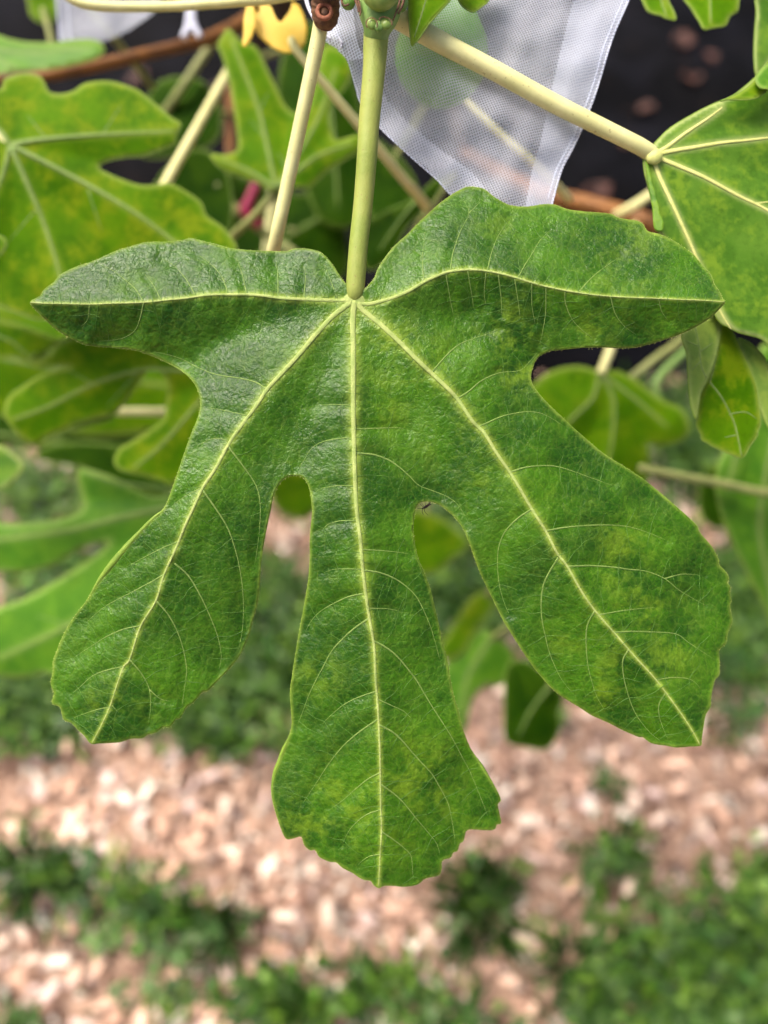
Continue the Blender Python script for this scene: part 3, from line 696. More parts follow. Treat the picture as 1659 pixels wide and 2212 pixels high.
# ---- the other leaves
def tri_surf(d, gx=0, gy=0, cx=0, cy=0, veins=(), tent=.18, wv=4.0, seed=3, ws=90, sag=0.0):
    vs = [catmull(a, 2) for a in veins]
    def s(x, y):
        x = np.asarray(x, float); y = np.asarray(y, float); z = gx * (x - cx) + gy * (y - cy) + wv * wob(x, y, ws, seed)
        if vs:
            dd = np.minimum.reduce([seg_dist(x, y, a) for a in vs]); z = z + tent * np.sqrt(dd ** 2 + 16)
        if sag: z = z + sag * ((x - cx) ** 2 + (y - cy) ** 2) / 2e4
        return d + z * d / F
    return s
def other_leaf(poly, d, mat, veins=(), sides=(), pet=None, pmat='cream', gx=0, gy=0, c=(0, 0), sp=7, tent=.18, wv=4., seed=3, vr=4.0, sag=0., rim=True, name='leaf', vmat='vein2', label=None, mott=.7, parent=None, sr=1.6):
    poly = pts(poly); veins = [pts(a) for a in veins]; sides = [pts(a) for a in sides]
    s = tri_surf(d, gx, gy, c[0], c[1], veins, tent, wv, seed, 90, sag)
    o, po = blade(name, parent or TREE, poly, s, sp, M[mat], [(a, vr * 1.3) for a in veins], rimw=6.0 if rim else 0, thick=2.5, mottf=lambda x, y: np.full(x.shape, mott))
    for a in veins: surf_line('main_vein', o, a, s, vr, 1.2, M[vmat], .2, 8, 4)
    for a in sides: surf_line('side_vein', o, a, s, sr, .7, M[vmat], .2, 6, 4)
    if rim:
        q = np.vstack([po, po[:1]]); dd = s(q[:, 0], q[:, 1]); v, f = tube(P(q[:, 0], q[:, 1], dd + 1.2 * d / F), 1.6 * d / F, 6, False); mk('leaf_margin', v, f, M['margin'], o)
    if pet: stem('petiole', o, pet, M[pmat], 12)
    if label: o['label'] = label
    return o, s
# right-hand leaf on the thick cream stalk
other_leaf("1405,322 1420,303 1450,275 1500,245 1540,225 1580,208 1605,190 1640,160 1700,110 1800,90 1900,160 1960,300 1950,480 1900,620 1850,760 1760,800 1700,790 1660,745 1640,730 1610,722 1590,716 1572,705 1550,690 1500,600 1450,540 1425,505 1414,492 1410,450 1402,410 1393,375 1390,345 1398,332", .262, 'leaf_k',
    ["1412,337 1440,328 1500,318 1560,308 1620,302 1700,290 1850,250", "1412,337 1450,352 1520,382 1590,420 1660,455 1760,520 1880,600", "1412,337 1422,375 1450,435 1480,500 1520,590 1556,672 1580,712", "1410,335 1440,318 1480,288 1530,255 1560,232"],
    ["1630,440 1700,430"], [(800, 5, .251, 18), (855, 36, .252, 21.5), (900, 62, .252, 21.5), (960, 96, .254, 21), (1060, 148, .256, 19.5), (1200, 225, .258, 18.5), (1320, 285, .260, 17.5), (1380, 315, .261, 17), (1408, 333, .2625, 17)], 'cream', gx=.06, gy=.03, c=(1412, 337), vr=5.2, vmat='junction', mott=.8, tent=.12, label='pale green fig leaf on a thick cream stalk passing in front of the white net bag')
KL = [o for o in TREE.children if o.name.startswith('leaf')][-1]
blob('vein_junction', KL, 1413, 338, .2612, 19, 18, 12, M['junction'], 16)
# curled edge at its top
other_leaf("1556,218 1590,205 1622,182 1642,158 1660,132 1700,110 1720,150 1700,185 1672,180 1660,188 1652,200 1630,213 1600,216 1575,215", .2585, 'leaf', tent=0, gx=-.1, gy=-.2, c=(1600, 200), name='curled_edge', parent=KL, sp=5)
other_leaf("1640,155 1632,168 1634,180 1642,190 1655,192 1700,195 1710,120 1659,138", .256, 'leaf_blue', tent=0, gx=-.05, gy=-.2, c=(1650, 170), name='curled_edge', parent=KL, sp=5)
other_leaf("1393,350 1400,400 1409,450 1413,492 1426,500 1432,498 1434,480 1427,462 1424,445 1412,400 1402,360", .2605, 'leaf_k', tent=0, gx=-.3, c=(1412, 400), name='folded_edge', parent=KL, sp=4, rim=False)
# its hanging folded lobe
other_leaf("1549,680 1556,712 1545,772 1528,822 1514,849 1508,875 1506,902 1504,915 1508,928 1513,938 1517,951 1527,956 1539,964 1573,979 1603,988 1619,965 1630,950 1636,939 1637,932 1643,915 1641,890 1639,875 1633,832 1616,789 1593,738 1580,712 1565,690", .272, 'leaf',
    ["1560,690 1545,780 1533,825", "1533,825 1560,860 1585,910 1595,950 1602,985"], ["1575,895 1610,890 1635,905", "1590,940 1565,945"], gx=.03, gy=.04, c=(1560, 820), vr=1.6, tent=.22, sp=5, mott=.8, name='hanging_lobe', parent=KL)
other_leaf("1474,720 1483,762 1486,802 1489,849 1494,882 1504,905 1508,880 1514,848 1528,820 1545,770 1556,712 1550,680 1520,690", .2690, 'under', ["1500,700 1510,745 1515,790 1525,815"], ["1510,748 1480,735", "1512,760 1540,740", "1513,780 1495,800"], gx=.15, gy=.03, c=(1540, 800), vr=1.5, tent=.1, sp=5, vmat='vein2', name='folded_flap', parent=KL)
other_leaf("1593,734 1602,732 1622,742 1650,770 1662,800 1690,880 1700,960 1670,940 1640,880 1616,800 1600,760", .276, 'under', gx=.1, c=(1620, 800), tent=0, sp=6, name='curled_lobe', parent=KL)
# large pale green blurred leaf behind at the right border
other_leaf("1640,760 1680,760 1800,900 1850,1150 1780,1420 1700,1450 1659,1330 1600,1210 1560,1120 1545,1040 1560,980 1600,960 1630,900", .47, 'leaf_blue', ["1700,820 1660,1000 1640,1150 1690,1400", "1700,820 1600,960 1570,1060"], gx=.2, gy=.1, c=(1600, 1000), vr=5, sp=10)
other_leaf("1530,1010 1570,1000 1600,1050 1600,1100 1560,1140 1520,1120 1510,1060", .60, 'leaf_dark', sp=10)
# top edge leaves
other_leaf("875,-90 881,0 883,40 886,73 889,98 896,93 906,83 923,57 943,33 973,0 1010,-50 960,-110", .244, 'leaf', ["940,-80 920,0 895,80"], gx=-.2, gy=-.1, c=(900, 30), vr=1.6, tent=.25, sp=5, mott=.3, label='small pointed leaf hanging beside the shoot tip', pet=[(835, -60, .241, 9), (880, -100, .246, 8), (940, -80, .249, 7)], pmat='petiole')
other_leaf("970,-60 990,0 1003,17 1015,24 1025,25 1043,13 1056,0 1080,-50", .252, 'leaf', tent=0, sp=5, mott=.4, gy=-.2, c=(1020, 0), pet=[(880, -100, .246, 8), (960, -130, .255, 8), (1025, -50, .262, 7)])
other_leaf("1380,-40 1388,0 1394,14 1399,23 1412,30 1426,33 1440,40 1459,43 1457,30 1453,20 1444,0 1448,-20 1460,-20 1478,0 1488,12 1496,23 1503,35 1511,47 1521,63 1540,60 1566,55 1573,42 1579,33 1590,27 1594,20 1596,0 1600,-40 1500,-160", .305, 'leaf', ["1490,-130 1530,-30 1535,50", "1490,-130 1430,-20 1440,35"], gy=-.2, c=(1480, 0), vr=2.5, sp=5, tent=.1, label='bright green toothed leaf over the dark cloth at the top border', pet=[(880, -130, .30, 14), (1150, -260, .31, 13), (1400, -220, .31, 11), (1490, -130, .307, 9)], pmat='petiole')
other_leaf("1639,-20 1634,30 1631,67 1629,117 1633,162 1645,165 1665,130 1720,60 1720,-40", .29, 'leaf_k', gx=.3, c=(1640, 50), tent=0, sp=7, pet=[(1490, -130, .307, 9), (1620, -160, .30, 9), (1690, -40, .29, 8)])
# left background leaves
other_leaf("-260,330 -180,200 -60,190 0,193 10,173 33,163 63,160 87,167 97,183 107,200 133,204 160,197 180,183 207,177 240,177 270,185 297,195 313,207 333,223 353,240 372,256 390,267 387,280 383,290 380,303 377,313 350,323 307,338 273,340 233,348 213,363 250,383 300,400 340,400 367,397 400,413 433,437 447,467 480,490 503,520 510,540 480,600 400,640 300,650 220,640 150,668 90,690 40,676 -30,650 -120,620 -240,520", .355, 'leaf',
    ["22,313 80,302 180,293 280,288 380,283", "22,313 100,352 200,405 300,465 400,540 470,590", "22,313 60,400 90,470 120,560 140,640", "22,313 5,380 -30,460", "22,313 -10,270 -60,230"], ["100,300 60,250", "190,410 220,500", "80,450 20,520", "220,292 260,230"], [(-420, -60, .45, 13), (-300, 60, .40, 13), (-120, 190, .37, 12), (-20, 275, .358, 12), (22, 313, .357, 11)], 'cream', gx=.02, gy=.05, c=(22, 313), vr=5.5, sp=8, mott=1.0, label='broad yellow-green fig leaf with its vein star showing, out of focus behind the big leaf')
other_leaf("-80,60 0,78 20,85 60,92 110,93 150,88 190,86 215,92 225,105 222,115 205,127 170,137 120,147 60,153 0,158 -80,150", .42, 'leaf_blue', ["-60,90 0,108 80,112 200,102", "-60,90 0,130 40,150"], gy=-.3, c=(100, 120), vr=3, sp=8, mott=.3, pet=[(-420, -80, .45, 11), (-250, 20, .43, 10), (-60, 90, .42, 9)])
other_leaf("60,-30 62,10 66,30 80,45 100,50 118,46 122,20 124,-30", .50, 'leaf', sp=8, tent=0)
other_leaf("-40,505 0,510 14,522 12,535 0,550 -40,570", .34, 'leaf', sp=6, tent=0)
# leaf behind the two stalks
other_leaf("493,63 508,78 525,92 553,103 573,143 596,190 616,230 640,247 662,238 678,190 690,140 703,100 725,104 746,117 760,150 745,190 716,222 711,253 716,285 724,303 745,300 770,293 788,302 773,327 740,347 703,373 670,403 645,405 610,402 590,412 560,395 520,380 480,365 455,335 490,335 515,318 508,250 497,180 482,125 471,98 480,80", .41, 'leaf',
    ["596,408 580,330 560,240 530,160 500,85", "596,408 640,340 690,250 725,150", "596,408 680,340 760,310", "596,408 540,370 480,345"], ["575,300 540,260", "560,240 580,200", "620,365 600,330"], [(640, 330, .43, 8), (604, 400, .415, 8), (553, 463, .42, 8.5), (503, 510, .43, 8.5), (440, 580, .46, 8), (400, 700, .5, 8)], 'pale_stem', gy=-.05, c=(596, 350), vr=4, sp=8, mott=.9, label='yellow-green lobed leaf behind the two upright stalks')
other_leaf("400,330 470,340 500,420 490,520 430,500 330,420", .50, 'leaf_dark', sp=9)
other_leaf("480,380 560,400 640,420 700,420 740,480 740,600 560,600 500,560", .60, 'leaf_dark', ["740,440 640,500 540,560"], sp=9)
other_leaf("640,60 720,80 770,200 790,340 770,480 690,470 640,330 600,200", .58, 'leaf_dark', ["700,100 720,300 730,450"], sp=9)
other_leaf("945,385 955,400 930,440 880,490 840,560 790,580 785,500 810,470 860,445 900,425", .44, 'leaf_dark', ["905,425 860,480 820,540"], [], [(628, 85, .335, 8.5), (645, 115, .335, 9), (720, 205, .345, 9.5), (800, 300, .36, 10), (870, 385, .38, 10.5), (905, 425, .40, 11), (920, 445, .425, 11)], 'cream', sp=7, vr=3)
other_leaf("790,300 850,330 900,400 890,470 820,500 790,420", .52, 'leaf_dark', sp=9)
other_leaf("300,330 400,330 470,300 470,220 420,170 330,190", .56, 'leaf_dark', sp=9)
# stalk with the brown stub, and the leaf it carries far down
G_, gs = other_leaf("150,732 125,745 105,768 65,782 80,760 60,780 90,790 153,792 110,802 73,819 43,839 20,859 10,892 20,915 43,942 80,962 100,945 133,932 167,915 217,902 253,889 290,840 320,800 345,800 363,830 360,870 350,909 293,949 260,969 247,995 260,1015 300,1025 350,1039 375,1045 440,1000 520,900 520,780 420,700 300,700 200,720", .40, 'leaf',
    ["500,790 400,800 300,800 200,830 100,880 30,905", "500,790 420,880 350,960 290,1010"], ["300,800 230,880", "200,830 150,800"], [(694, 40, .250, 17), (688, 80, .252, 16.5), (660, 215, .258, 15.5), (625, 380, .266, 15), (591, 540, .277, 14.5), (560, 680, .32, 13), (500, 790, .40, 11)], 'cream', gy=.08, gx=.0, c=(400, 850), vr=3.5, sp=8, mott=.9, label='blurred bright green leaf curving round below the left lobe of the big leaf')
other_leaf("60,780 100,790 150,800 250,890 160,930 90,960 220,880 300,800 250,720 150,720 110,760", .45, 'leaf_dark', sp=9)
other_leaf("-60,690 0,693 60,708 110,728 140,738 110,752 70,783 30,772 -60,770", .43, 'leaf', ["-60,710 20,735 70,778"], vr=2, sp=7, gy=.2, c=(50, 740))
other_leaf("-60,955 0,962 25,978 50,1003 38,1030 0,1056 -60,1060", .42, 'leaf_k', sp=7, tent=0)
stem('petiole', TREE, [(200, 880, .5, 9), (250, 888, .49, 9), (300, 889, .49, 9), (350, 889, .49, 9), (440, 880, .5, 9), (560, 800, .55, 9), (600, 690, .655, 8)], M['cream'], 10)
other_leaf("-260,1010 -60,1105 0,1130 60,1130 120,1124 180,1100 175,1060 170,1015 230,1025 300,1060 340,1072 400,1060 470,1080 500,1150 420,1230 380,1330 300,1450 200,1500 110,1455 60,1462 0,1460 -120,1430 -300,1380 -280,1290 -60,1330 0,1312 60,1290 130,1250 200,1205 240,1168 180,1182 130,1215 60,1236 0,1232 -160,1220", .46, 'leaf_blue',
    ["470,1085 345,1100 250,1120 150,1145 0,1165 -160,1180", "470,1085 350,1180 250,1270 150,1350 0,1420", "470,1085 380,1060 250,1040 190,1020"], ["150,1350 80,1330", "250,1270 260,1330"], [(600, 300, .62, 9), (560, 700, .56, 9), (520, 950, .5, 9), (470, 1085, .463, 9)], 'cream', gx=-.03, gy=.06, c=(400, 1100), vr=5.5, sp=9, mott=.6, label='wide soft blurred leaf with pale ribs low on the left')
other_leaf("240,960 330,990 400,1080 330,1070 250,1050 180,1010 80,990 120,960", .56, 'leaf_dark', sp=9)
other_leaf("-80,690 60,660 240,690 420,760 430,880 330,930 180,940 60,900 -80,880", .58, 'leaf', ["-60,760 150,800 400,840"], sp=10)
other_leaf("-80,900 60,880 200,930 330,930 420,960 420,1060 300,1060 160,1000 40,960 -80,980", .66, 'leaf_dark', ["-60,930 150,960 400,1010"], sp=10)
# leaf behind the right notch
other_leaf("1130,860 1156,829 1179,809 1216,795 1256,792 1293,802 1333,802 1373,822 1406,849 1439,869 1469,882 1486,909 1486,939 1465,955 1430,962 1400,960 1402,985 1399,1010 1396,1040 1340,1080 1240,1060 1160,980", .47, 'leaf',
    ["1297,806 1280,860 1240,900 1200,940", "1297,806 1325,860 1325,930 1310,1020", "1297,806 1370,860 1440,920"], [], [(1372, 486, .52, 9), (1350, 600, .49, 10), (1332, 700, .475, 10), (1318, 755, .472, 10), (1297, 808, .47, 10)], 'cream', vr=3.5, sp=8, gy=.1, gx=.05, c=(1300, 806), tent=.28, mott=.5, label='blurred green leaf behind the right notch of the big leaf')
stem('petiole', TREE, [(1580, 572, .52, 8), (1545, 660, .52, 8), (1470, 735, .50, 9), (1420, 772, .49, 9), (1365, 815, .49, 9), (1340, 830, .49, 9)], M['pale_stem'], 10)
stem('petiole', TREE, [(1600, 580, .52, 8), (1560, 700, .55, 8), (1480, 760, .54, 8), (1420, 820, .53, 8), (1425, 860, .53, 6), (1450, 890, .53, 5)], M['shoot'], 10)
stem('petiole', TREE, [(1380, 1010, .46, 9), (1450, 1024, .46, 9), (1550, 1042, .46, 9), (1700, 1055, .46, 9), (1790, 900, .48, 9), (1740, 650, .52, 8)], M['pale_stem'], 10)
# leaves glimpsed through the notches and under the right lobe
other_leaf("580,1020 640,1000 690,1040 690,1090 660,1118 625,1112 595,1090", .55, 'leaf', sp=9)
other_leaf("870,1110 910,1105 960,1125 1000,1160 1010,1180 985,1200 960,1225 930,1240 890,1230 860,1180", .56, "leaf", sp=9)
other_leaf("1020,1290 1050,1280 1065,1310 1030,1360 1000,1410 965,1425 950,1400 985,1340", .60, 'leaf', sp=9, mott=1.5)
other_leaf("960,1440 1000,1380 1050,1360 1100,1400 1110,1440 1080,1480 1050,1480 1020,1510 1005,1570 985,1590 960,1520", .60, 'leaf_blue', ["1060,1380 1010,1460 990,1560"], sp=9)
other_leaf("1095,1440 1140,1430 1200,1480 1214,1510 1205,1540 1209,1572 1190,1610 1165,1618 1135,1612 1095,1600 1090,1540", .56, 'leaf_dark', ["1190,1480 1150,1530 1120,1590"], sp=8, label='small dark blurred leaf below the right lobe, over the wood chips')
# far petioles
stem('petiole', TREE, [(150, -60, .47, 7), (190, 15, .47, 7), (265, 105, .49, 7.5), (330, 190, .54, 7)], M['pale_stem'], 10)
stem('petiole', TREE, [(470, 80, .55, 9), (440, 120, .55, 9), (400, 180, .55, 9), (355, 245, .56, 9), (310, 320, .58, 9)], M['pale_stem'], 10)
stem('petiole', TREE, [(520, 105, .50, 9), (497, 148, .47, 10), (440, 250, .45, 10), (360, 392, .42, 11), (330, 450, .40, 11)], M['cream'], 10)
stem('petiole', TREE, [(80, -60, .30, 10), (155, -4, .30, 11), (210, 12, .30, 10.5), (300, 15, .30, 10), (400, 12, .295, 10), (500, 4, .29, 10.5), (590, -4, .285, 11), (680, -22, .27, 12)], M['cream'], 12)
stem('petiole', TREE, [(985, 380, .46, 9), (960, 403, .46, 9), (920, 465, .46, 9), (880, 540, .48, 9)], M['pale_stem'], 10)
stem('petiole', TREE, [(985, 195, .36, 8), (1070, 280, .36, 8.5), (1160, 360, .37, 9), (1230, 430, .40, 9)], M['cream'], 10)
stem('petiole', TREE, [(1440, 395, .50, 9), (1395, 428, .50, 10), (1365, 447, .50, 10), (1330, 465, .51, 9)], M['cream'], 10)
# low side branch behind the big leaf, with the stalks of the leaves under it
stem('branch', TREE, [(500, 540, .66, 10), (560, 640, .67, 10), (720, 820, .62, 10), (900, 950, .60, 10), (1080, 1100, .58, 9), (1200, 1180, .57, 7)], M['bark'])
stem('branch', TREE, [(-60, 176, .46, 12), (-180, 400, .50, 12), (-230, 700, .56, 11), (-240, 1000, .60, 8)], M['bark'])
for pl in ([(720, 820, .62, 7), (680, 920, .58, 7), (640, 1012, .55, 6)], [(900, 950, .60, 7), (915, 1040, .57, 7), (922, 1112, .56, 6)], [(1080, 1100, .58, 7), (1085, 1220, .59, 6), (1050, 1288, .60, 6)],
           [(1200, 1180, .57, 7), (1140, 1310, .58, 6), (1062, 1380, .60, 6)], [(1200, 1180, .57, 7), (1240, 1380, .56, 6), (1188, 1482, .56, 6)], [(1740, 650, .52, 8), (1730, 740, .49, 8), (1700, 822, .47, 8)], [(1700, 822, .47, 7), (1690, 930, .55, 6), (1585, 1020, .60, 6)],
           [(-232, 720, .565, 7), (-150, 735, .60, 7), (-60, 760, .62, 6)], [(-238, 900, .59, 7), (-150, 915, .64, 7), (-60, 930, .66, 6)], [(-200, 560, .53, 7), (-130, 650, .46, 7), (-58, 712, .43, 6)], [(-236, 960, .59, 7), (-140, 980, .48, 7), (-55, 1005, .42, 6)], [(-170, 380, .495, 7), (-120, 470, .40, 7), (-38, 530, .34, 6)],
           [(500, 440, .66, 6), (480, 430, .58, 6), (470, 400, .50, 6)], [(500, 470, .66, 6), (560, 480, .62, 6), (640, 500, .60, 6)], [(520, 160, .76, 6), (600, 110, .66, 6), (680, 120, .58, 6)], [(960, 150, .62, 6), (900, 260, .57, 6), (850, 345, .52, 6)], [(500, 250, .68, 6), (460, 240, .62, 6), (420, 250, .56, 6)], [(100, 163, .46, 6), (110, 90, .48, 6), (92, 20, .50, 6)],
           [(560, 640, .67, 6), (420, 700, .55, 6), (280, 770, .452, 6)], [(560, 700, .66, 6), (470, 900, .60, 6), (390, 1050, .56, 6)]):
    stem('petiole', TREE, pl, M['pale_stem'], 8)
# brown stub with its leaf scar
stub = stem('stub', TREE, [(706, -60, .240, 28), (704, -20, .243, 30), (703, 10, .246, 31), (702, 38, .248, 29), (699, 54, .250, 20)], M['scar'], 16, .04)
stem('leaf_scar', stub, [(701 + 15 * math.cos(a), 25 + 15 * math.sin(a), .2420 - .0004 * math.sin(a), 5) for a in np.linspace(0, 6.283, 14)], M['scar_red'], 8)
blob('scar_core', stub, 701, 25, .2430, 11, 11, 5, M['scar'], 14)
stem('branch', TREE, [(704, -20, .243, 30), (706, -60, .240, 28), (690, -180, .28, 26), (720, -420, .66, 18)], M['bark'])
# yellowed leaf and grey stub behind it
yl, _ = other_leaf("548,15 560,4 600,0 640,8 652,24 660,45 664,65 660,93 648,108 630,115 612,114 590,104 570,88 555,72 548,40", .335, 'leaf', tent=0, sp=5, sag=6, c=(605, 70), name='leaf', rim=False, label='yellowed withered leaf beside the brown stub', pet=[(545, -40, .34, 9), (548, -5, .336, 9), (552, 20, .335, 7)], pmat='wood')
yl.data.materials[0] = M['yellow']
y2, _ = other_leaf("536,5 547,5 552,30 550,60 545,80 532,100 524,98 526,70 527,40", .33, 'leaf', tent=0, sp=4, rim=False, name='curled_edge', parent=yl); y2.data.materials[0] = M['yellow']
stem('stub', TREE, [(590, -60, .315, 34), (600, -15, .318, 36), (606, 10, .32, 24), (605, 30, .322, 14), (604, 44, .324, 5)], M['bark'], 12)
# unripe fig inside the bag, on a short stalk
def lathe(name, parent, c, axis, prof, mat, n=28, ridge=0.0):
    axis = np.array(axis, float); axis /= np.linalg.norm(axis); u = np.cross(axis, CX); u /= np.linalg.norm(u); w_ = np.cross(axis, u); V = []
    for h, r in prof:
        a = np.arange(n) / n * 2 * math.pi; k = r * (1 + ridge * np.cos(a * 8)); V.append(np.array(c) + axis * h + k[:, None] * (np.cos(a)[:, None] * u + np.sin(a)[:, None] * w_))
    m_ = len(prof); f = [(i * n + j, i * n + (j + 1) % n, (i + 1) * n + (j + 1) % n, (i + 1) * n + j) for i in range(m_ - 1) for j in range(n)]
    f += [tuple(range(n))[::-1], tuple((m_ - 1) * n + j for j in range(n))]
    return mk(name, np.concatenate(V), f, mat, parent)
fc = P(955, 110, .284)
fig = lathe('fig_fruit', TREE, fc, CY * .95 + CX * .12 + CZ * .1, [(h * .0196, r * .0170) for h, r in [(-1, .03), (-.985, .16), (-.94, .34), (-.8, .62), (-.6, .83), (-.35, .97), (0, 1.0), (.3, .92), (.6, .72), (.85, .46), (1.05, .28), (1.3, .2), (1.45, .17)]], M['fig'], ridge=.012)
stem('fruit_stalk', TREE, [(960, -28, .281, 14), (955, -70, .280, 13), (900, -130, .275, 13)], M['shoot'], 10)
fig['label'] = 'round green unripe fig seen through the white net bag'

# unseen upper branches and leaves, added to shade the cloth and leaves behind
def shade_canopy():
    src = [o for o in TREE.children if o.get('label', '').startswith('broad yellow-green')][0]
    j0 = P(22, 313, .357)
    ends = []
    for (ex, ey, ez) in [(-.75, 1.05, 1.12), (-.30, 1.30, 1.25), (.15, 1.2, 1.18), (.60, 1.15, 1.15), (1.0, 1.05, 1.05)]:
        a = np.array(P(720, -420, .66)); e = np.array([ex, ey, ez]); q = catmull(np.array([a, a * .6 + e * .4 + (0, 0, .05), e]), 6)
        v, f = tube(q, np.linspace(.010, .005, len(q)), 8); mk('branch', v, f, M['bark'], TREE); ends.append(q)
    for i in range(44):
        q = ends[i % 5]; p = q[rng.integers(7, len(q))] + rng.normal(0, .05, 3) * (1, 1, .5)
        off = np.array([rng.uniform(-.16, .16), rng.uniform(-.10, .18), rng.uniform(-.02, .10)]); jn = p + off
        if jn[2] < 1.08 - .42 * jn[1] + .12: jn[2] = 1.20 - .42 * jn[1]
        o = bpy.data.objects.new('leaf', src.data); C.objects.link(o); o.parent = TREE
        rot = Matrix.Rotation(rng.uniform(0, 6.28), 4, 'Z') @ Matrix.Rotation(rng.normal(-.5, .2), 4, 'X'); s_ = rng.uniform(.8, 1.1)
        o.matrix_local = Matrix.Translation(Vector(jn - WO[TREE.name])) @ rot @ Matrix.Diagonal((s_, s_, s_, 1)) @ Matrix.Translation(Vector(WO[src.name] - j0))
        v, f = tube(catmull(np.array([q[np.argmin(np.linalg.norm(q - jn, axis=1))], (p + jn) / 2 + (0, 0, .02), jn]), 4), .0028, 7); mk('petiole', v, f, M['cream'], TREE)
shade_canopy()

# ------------------------------------------------------------------ net bags over the fruit
def bag(name, label, outline, d, hem_r, puff, hems, sp=6, back=.03):
    po = pts(outline); c = P(*po.mean(0), d); root = empty(name, c); tag(root, label, 'net bag', 'white organza bags tied over figs')
    poly = catmull(po, 3, True)
    def prof(x, y):
        e = seg_dist(x, y, np.vstack([poly, poly[:1]])); return 1 - np.exp(-(e / 110) ** 1.3)
    def front(x, y): return d - puff * prof(np.asarray(x, float), np.asarray(y, float)) + .0015 * wob(x, y, 42, 2) + .0007 * wob(x, y, 17, 7)
    def rear(x, y): return d + back * prof(np.asarray(x, float), np.asarray(y, float)) + .0015 * wob(x, y, 50, 4)
    blade('front_panel', root, po, front, sp, M['organza'], rimw=0, thick=.0, closed_sub=3)
    blade('back_panel', root, po, rear, sp + 2, M['organza_back'], rimw=0, thick=.0, closed_sub=3)
    for line, r in hems:
        q = catmull(pts(line), 6); dd = front(q[:, 0], q[:, 1]) - .0006
        v, f = tube(P(q[:, 0], q[:, 1], dd), r * d / F, 6); mk('seam', v, f, M['organza_hem'], root)
    return root, front
BAGO = "735,-60 700,-10 690,40 690,75 705,92 730,107 742,118 752,132 760,160 770,193 780,223 797,250 820,275 853,307 886,337 920,360 943,387 970,417 1010,450 1100,470 1186,470 1195,430 1213,367 1239,317 1259,273 1276,230 1293,180 1319,93 1339,43 1358,0 1385,-70 1200,-120 900,-110"
b1, bf = bag('net_bag', 'white net bag over a green fig, hanging behind the big leaf', BAGO, .264, 3, .005, [("1385,-70 1358,0 1339,43 1319,93 1293,180 1276,230 1259,273 1239,317 1213,367 1195,430 1186,470", 2.2), ("1372,-70 1346,0 1307,93 1282,180 1248,273 1228,317 1202,367 1184,430", 1.6), ("730,107 752,132 770,193 780,223 820,275 886,337 943,387 970,417 1010,450", 2.0)], back=.036)
def strip(name, root, outer, inner, surf, mat, off):
    a = catmull(pts(outer), 6); b_ = catmull(pts(inner), 6); n = len(a); rows = []
    for k in range(5):
        q = a + (b_ - a) * k / 4; rows.append(P(q[:, 0], q[:, 1], surf(q[:, 0], q[:, 1]) - off))
    v = np.concatenate(rows); f = [(r * n + i, r * n + i + 1, (r + 1) * n + i + 1, (r + 1) * n + i) for r in range(4) for i in range(n - 1)]
    return mk(name, v, f, mat, root)
# doubled cloth along both sides
strip('side_hem', b1, "1383,-70 1356,0 1317,93 1291,180 1257,273 1237,317 1211,367 1193,430 1184,480", "1270,-70 1240,0 1215,93 1195,180 1175,273 1165,317 1150,367 1138,430 1128,480", bf, M['organza'], .0012)
strip('bottom_hem', b1, "732,108 754,132 772,193 782,223 822,275 888,337 945,387 975,420", "760,95 790,125 812,175 835,215 880,262 945,318 1010,365 1060,420", bf, M['organza'], .0012)
strip('gathered_neck', b1, "690,-40 688,20 692,70 708,92 732,108 752,132", "760,-40 762,10 766,50 770,80 775,100 790,125", bf, M['organza_hem'], .002)
for pl in ([(660, -10), (668, 20), (690, 60), (715, 85)], [(676, -20), (690, 20), (720, 60), (740, 95)], [(700, 60), (725, 78), (738, 92), (736, 104)]):
    stem('drawstring', b1, [(a, b_, .262 - .001 * k, 5 - k) for k, (a, b_) in enumerate(pl)], M['ribbon'], 8)
b2, _ = bag('net_bag', 'greyish white net bag hanging behind the thin arched stalk, above the brown branch', "118,-60 121,0 126,50 131,92 170,94 220,90 270,70 300,50 330,28 345,0 355,-60", .44, 3, .004, [("121,-60 124,0 129,50 133,92", 2.5), ("140,-60 144,0 148,50 152,92", 1.6)], back=.03)
for pl in ([(400, -20), (408, 20), (405, 55), (396, 82)], [(424, -10), (416, 30), (420, 55), (432, 80)], [(396, 75), (410, 62), (425, 58)]):
    stem('drawstring', b2, [(a, b_, .45, 7) for a, b_ in pl], M['ribbon'], 8)
stem('drawstring', b2, [(355, -50, .44, 6), (380, -45, .445, 6), (404, -18, .45, 7)], M['ribbon'], 8)

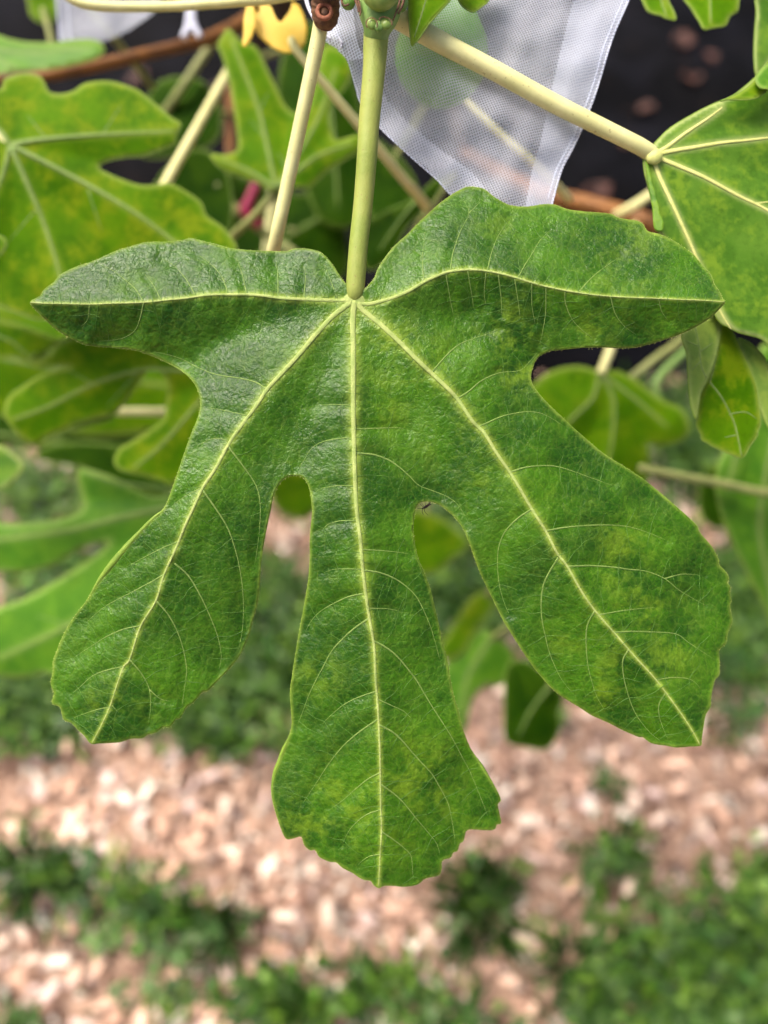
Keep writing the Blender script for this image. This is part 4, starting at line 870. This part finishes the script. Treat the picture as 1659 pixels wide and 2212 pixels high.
# ------------------------------------------------------------------ small things
# magenta tie round a thin pale cane, half hidden among the stalks
cane = stem('cane', None, [(480, 425, .56, 10), (502, 445, .56, 10), (584, 512, .565, 10), (680, 590, .58, 10), (900, 860, .9, 7)], M['pale_stem'], 10)
tag(cane, 'thin pale cane crossing behind the upright stalks', 'cane')
tie = stem('plant_tie', None, [(553, 398, .552, 11), (548, 412, .552, 12), (538, 436, .552, 12), (528, 452, .550, 12), (540, 468, .551, 12), (556, 482, .552, 12), (562, 490, .553, 9)], M['magenta'], 10)
tag(tie, 'magenta plastic tie on the thin pale cane', 'plant tie')
# small dark fly on the rim of the right notch
FD = .2375; fs = FD / F
fo = P(919, 1093, FD); fly = empty('fly', fo); tag(fly, 'tiny dark fly on the leaf rim in the right notch', 'fly')
fbody = stem('body', fly, [(914, 1098.5, FD, 1.2), (917, 1096.5, FD, 2.8), (921, 1094, FD, 3.0), (925, 1091.5, FD, 2.5), (929, 1089, FD, 1.0)], M['fly'], 10)
blob('head', fly, 912.5, 1098.3, FD, 1.9, 1.9, 1.9, M['fly'], 12)
for (a, b_), off in (((934, 1088.5), -.0006), ((931, 1085), -.0008)):
    q = np.array([(917, 1094.5), (922, 1094.2), (929, 1092 if b_ > 1087 else 1088.5), (a, b_), (928, b_ + .2), (921, 1091.5)])
    v = np.concatenate([P(q[:, 0], q[:, 1], np.full(6, FD + off)), P(q[:, 0], q[:, 1], np.full(6, FD + off + .00006))])
    mk('wing', v, [(0, 1, 2, 3, 4, 5), (11, 10, 9, 8, 7, 6)] + [(i, (i + 1) % 6, (i + 1) % 6 + 6, i + 6) for i in range(6)], M['wing'], fly, False)
for q in ([(914, 1096), (910, 1091), (907, 1088)], [(916, 1095), (912, 1088), (910, 1084)], [(918, 1094), (919, 1088), (918, 1085)], [(913, 1099), (912, 1105), (915, 1112)], [(916, 1098), (918, 1106), (924, 1112)], [(911, 1098), (906, 1098), (903, 1099)]):
    stem('leg', fly, [(a, b_, FD + .0006 * k, .55) for k, (a, b_) in enumerate(q)], M['fly'], 5)
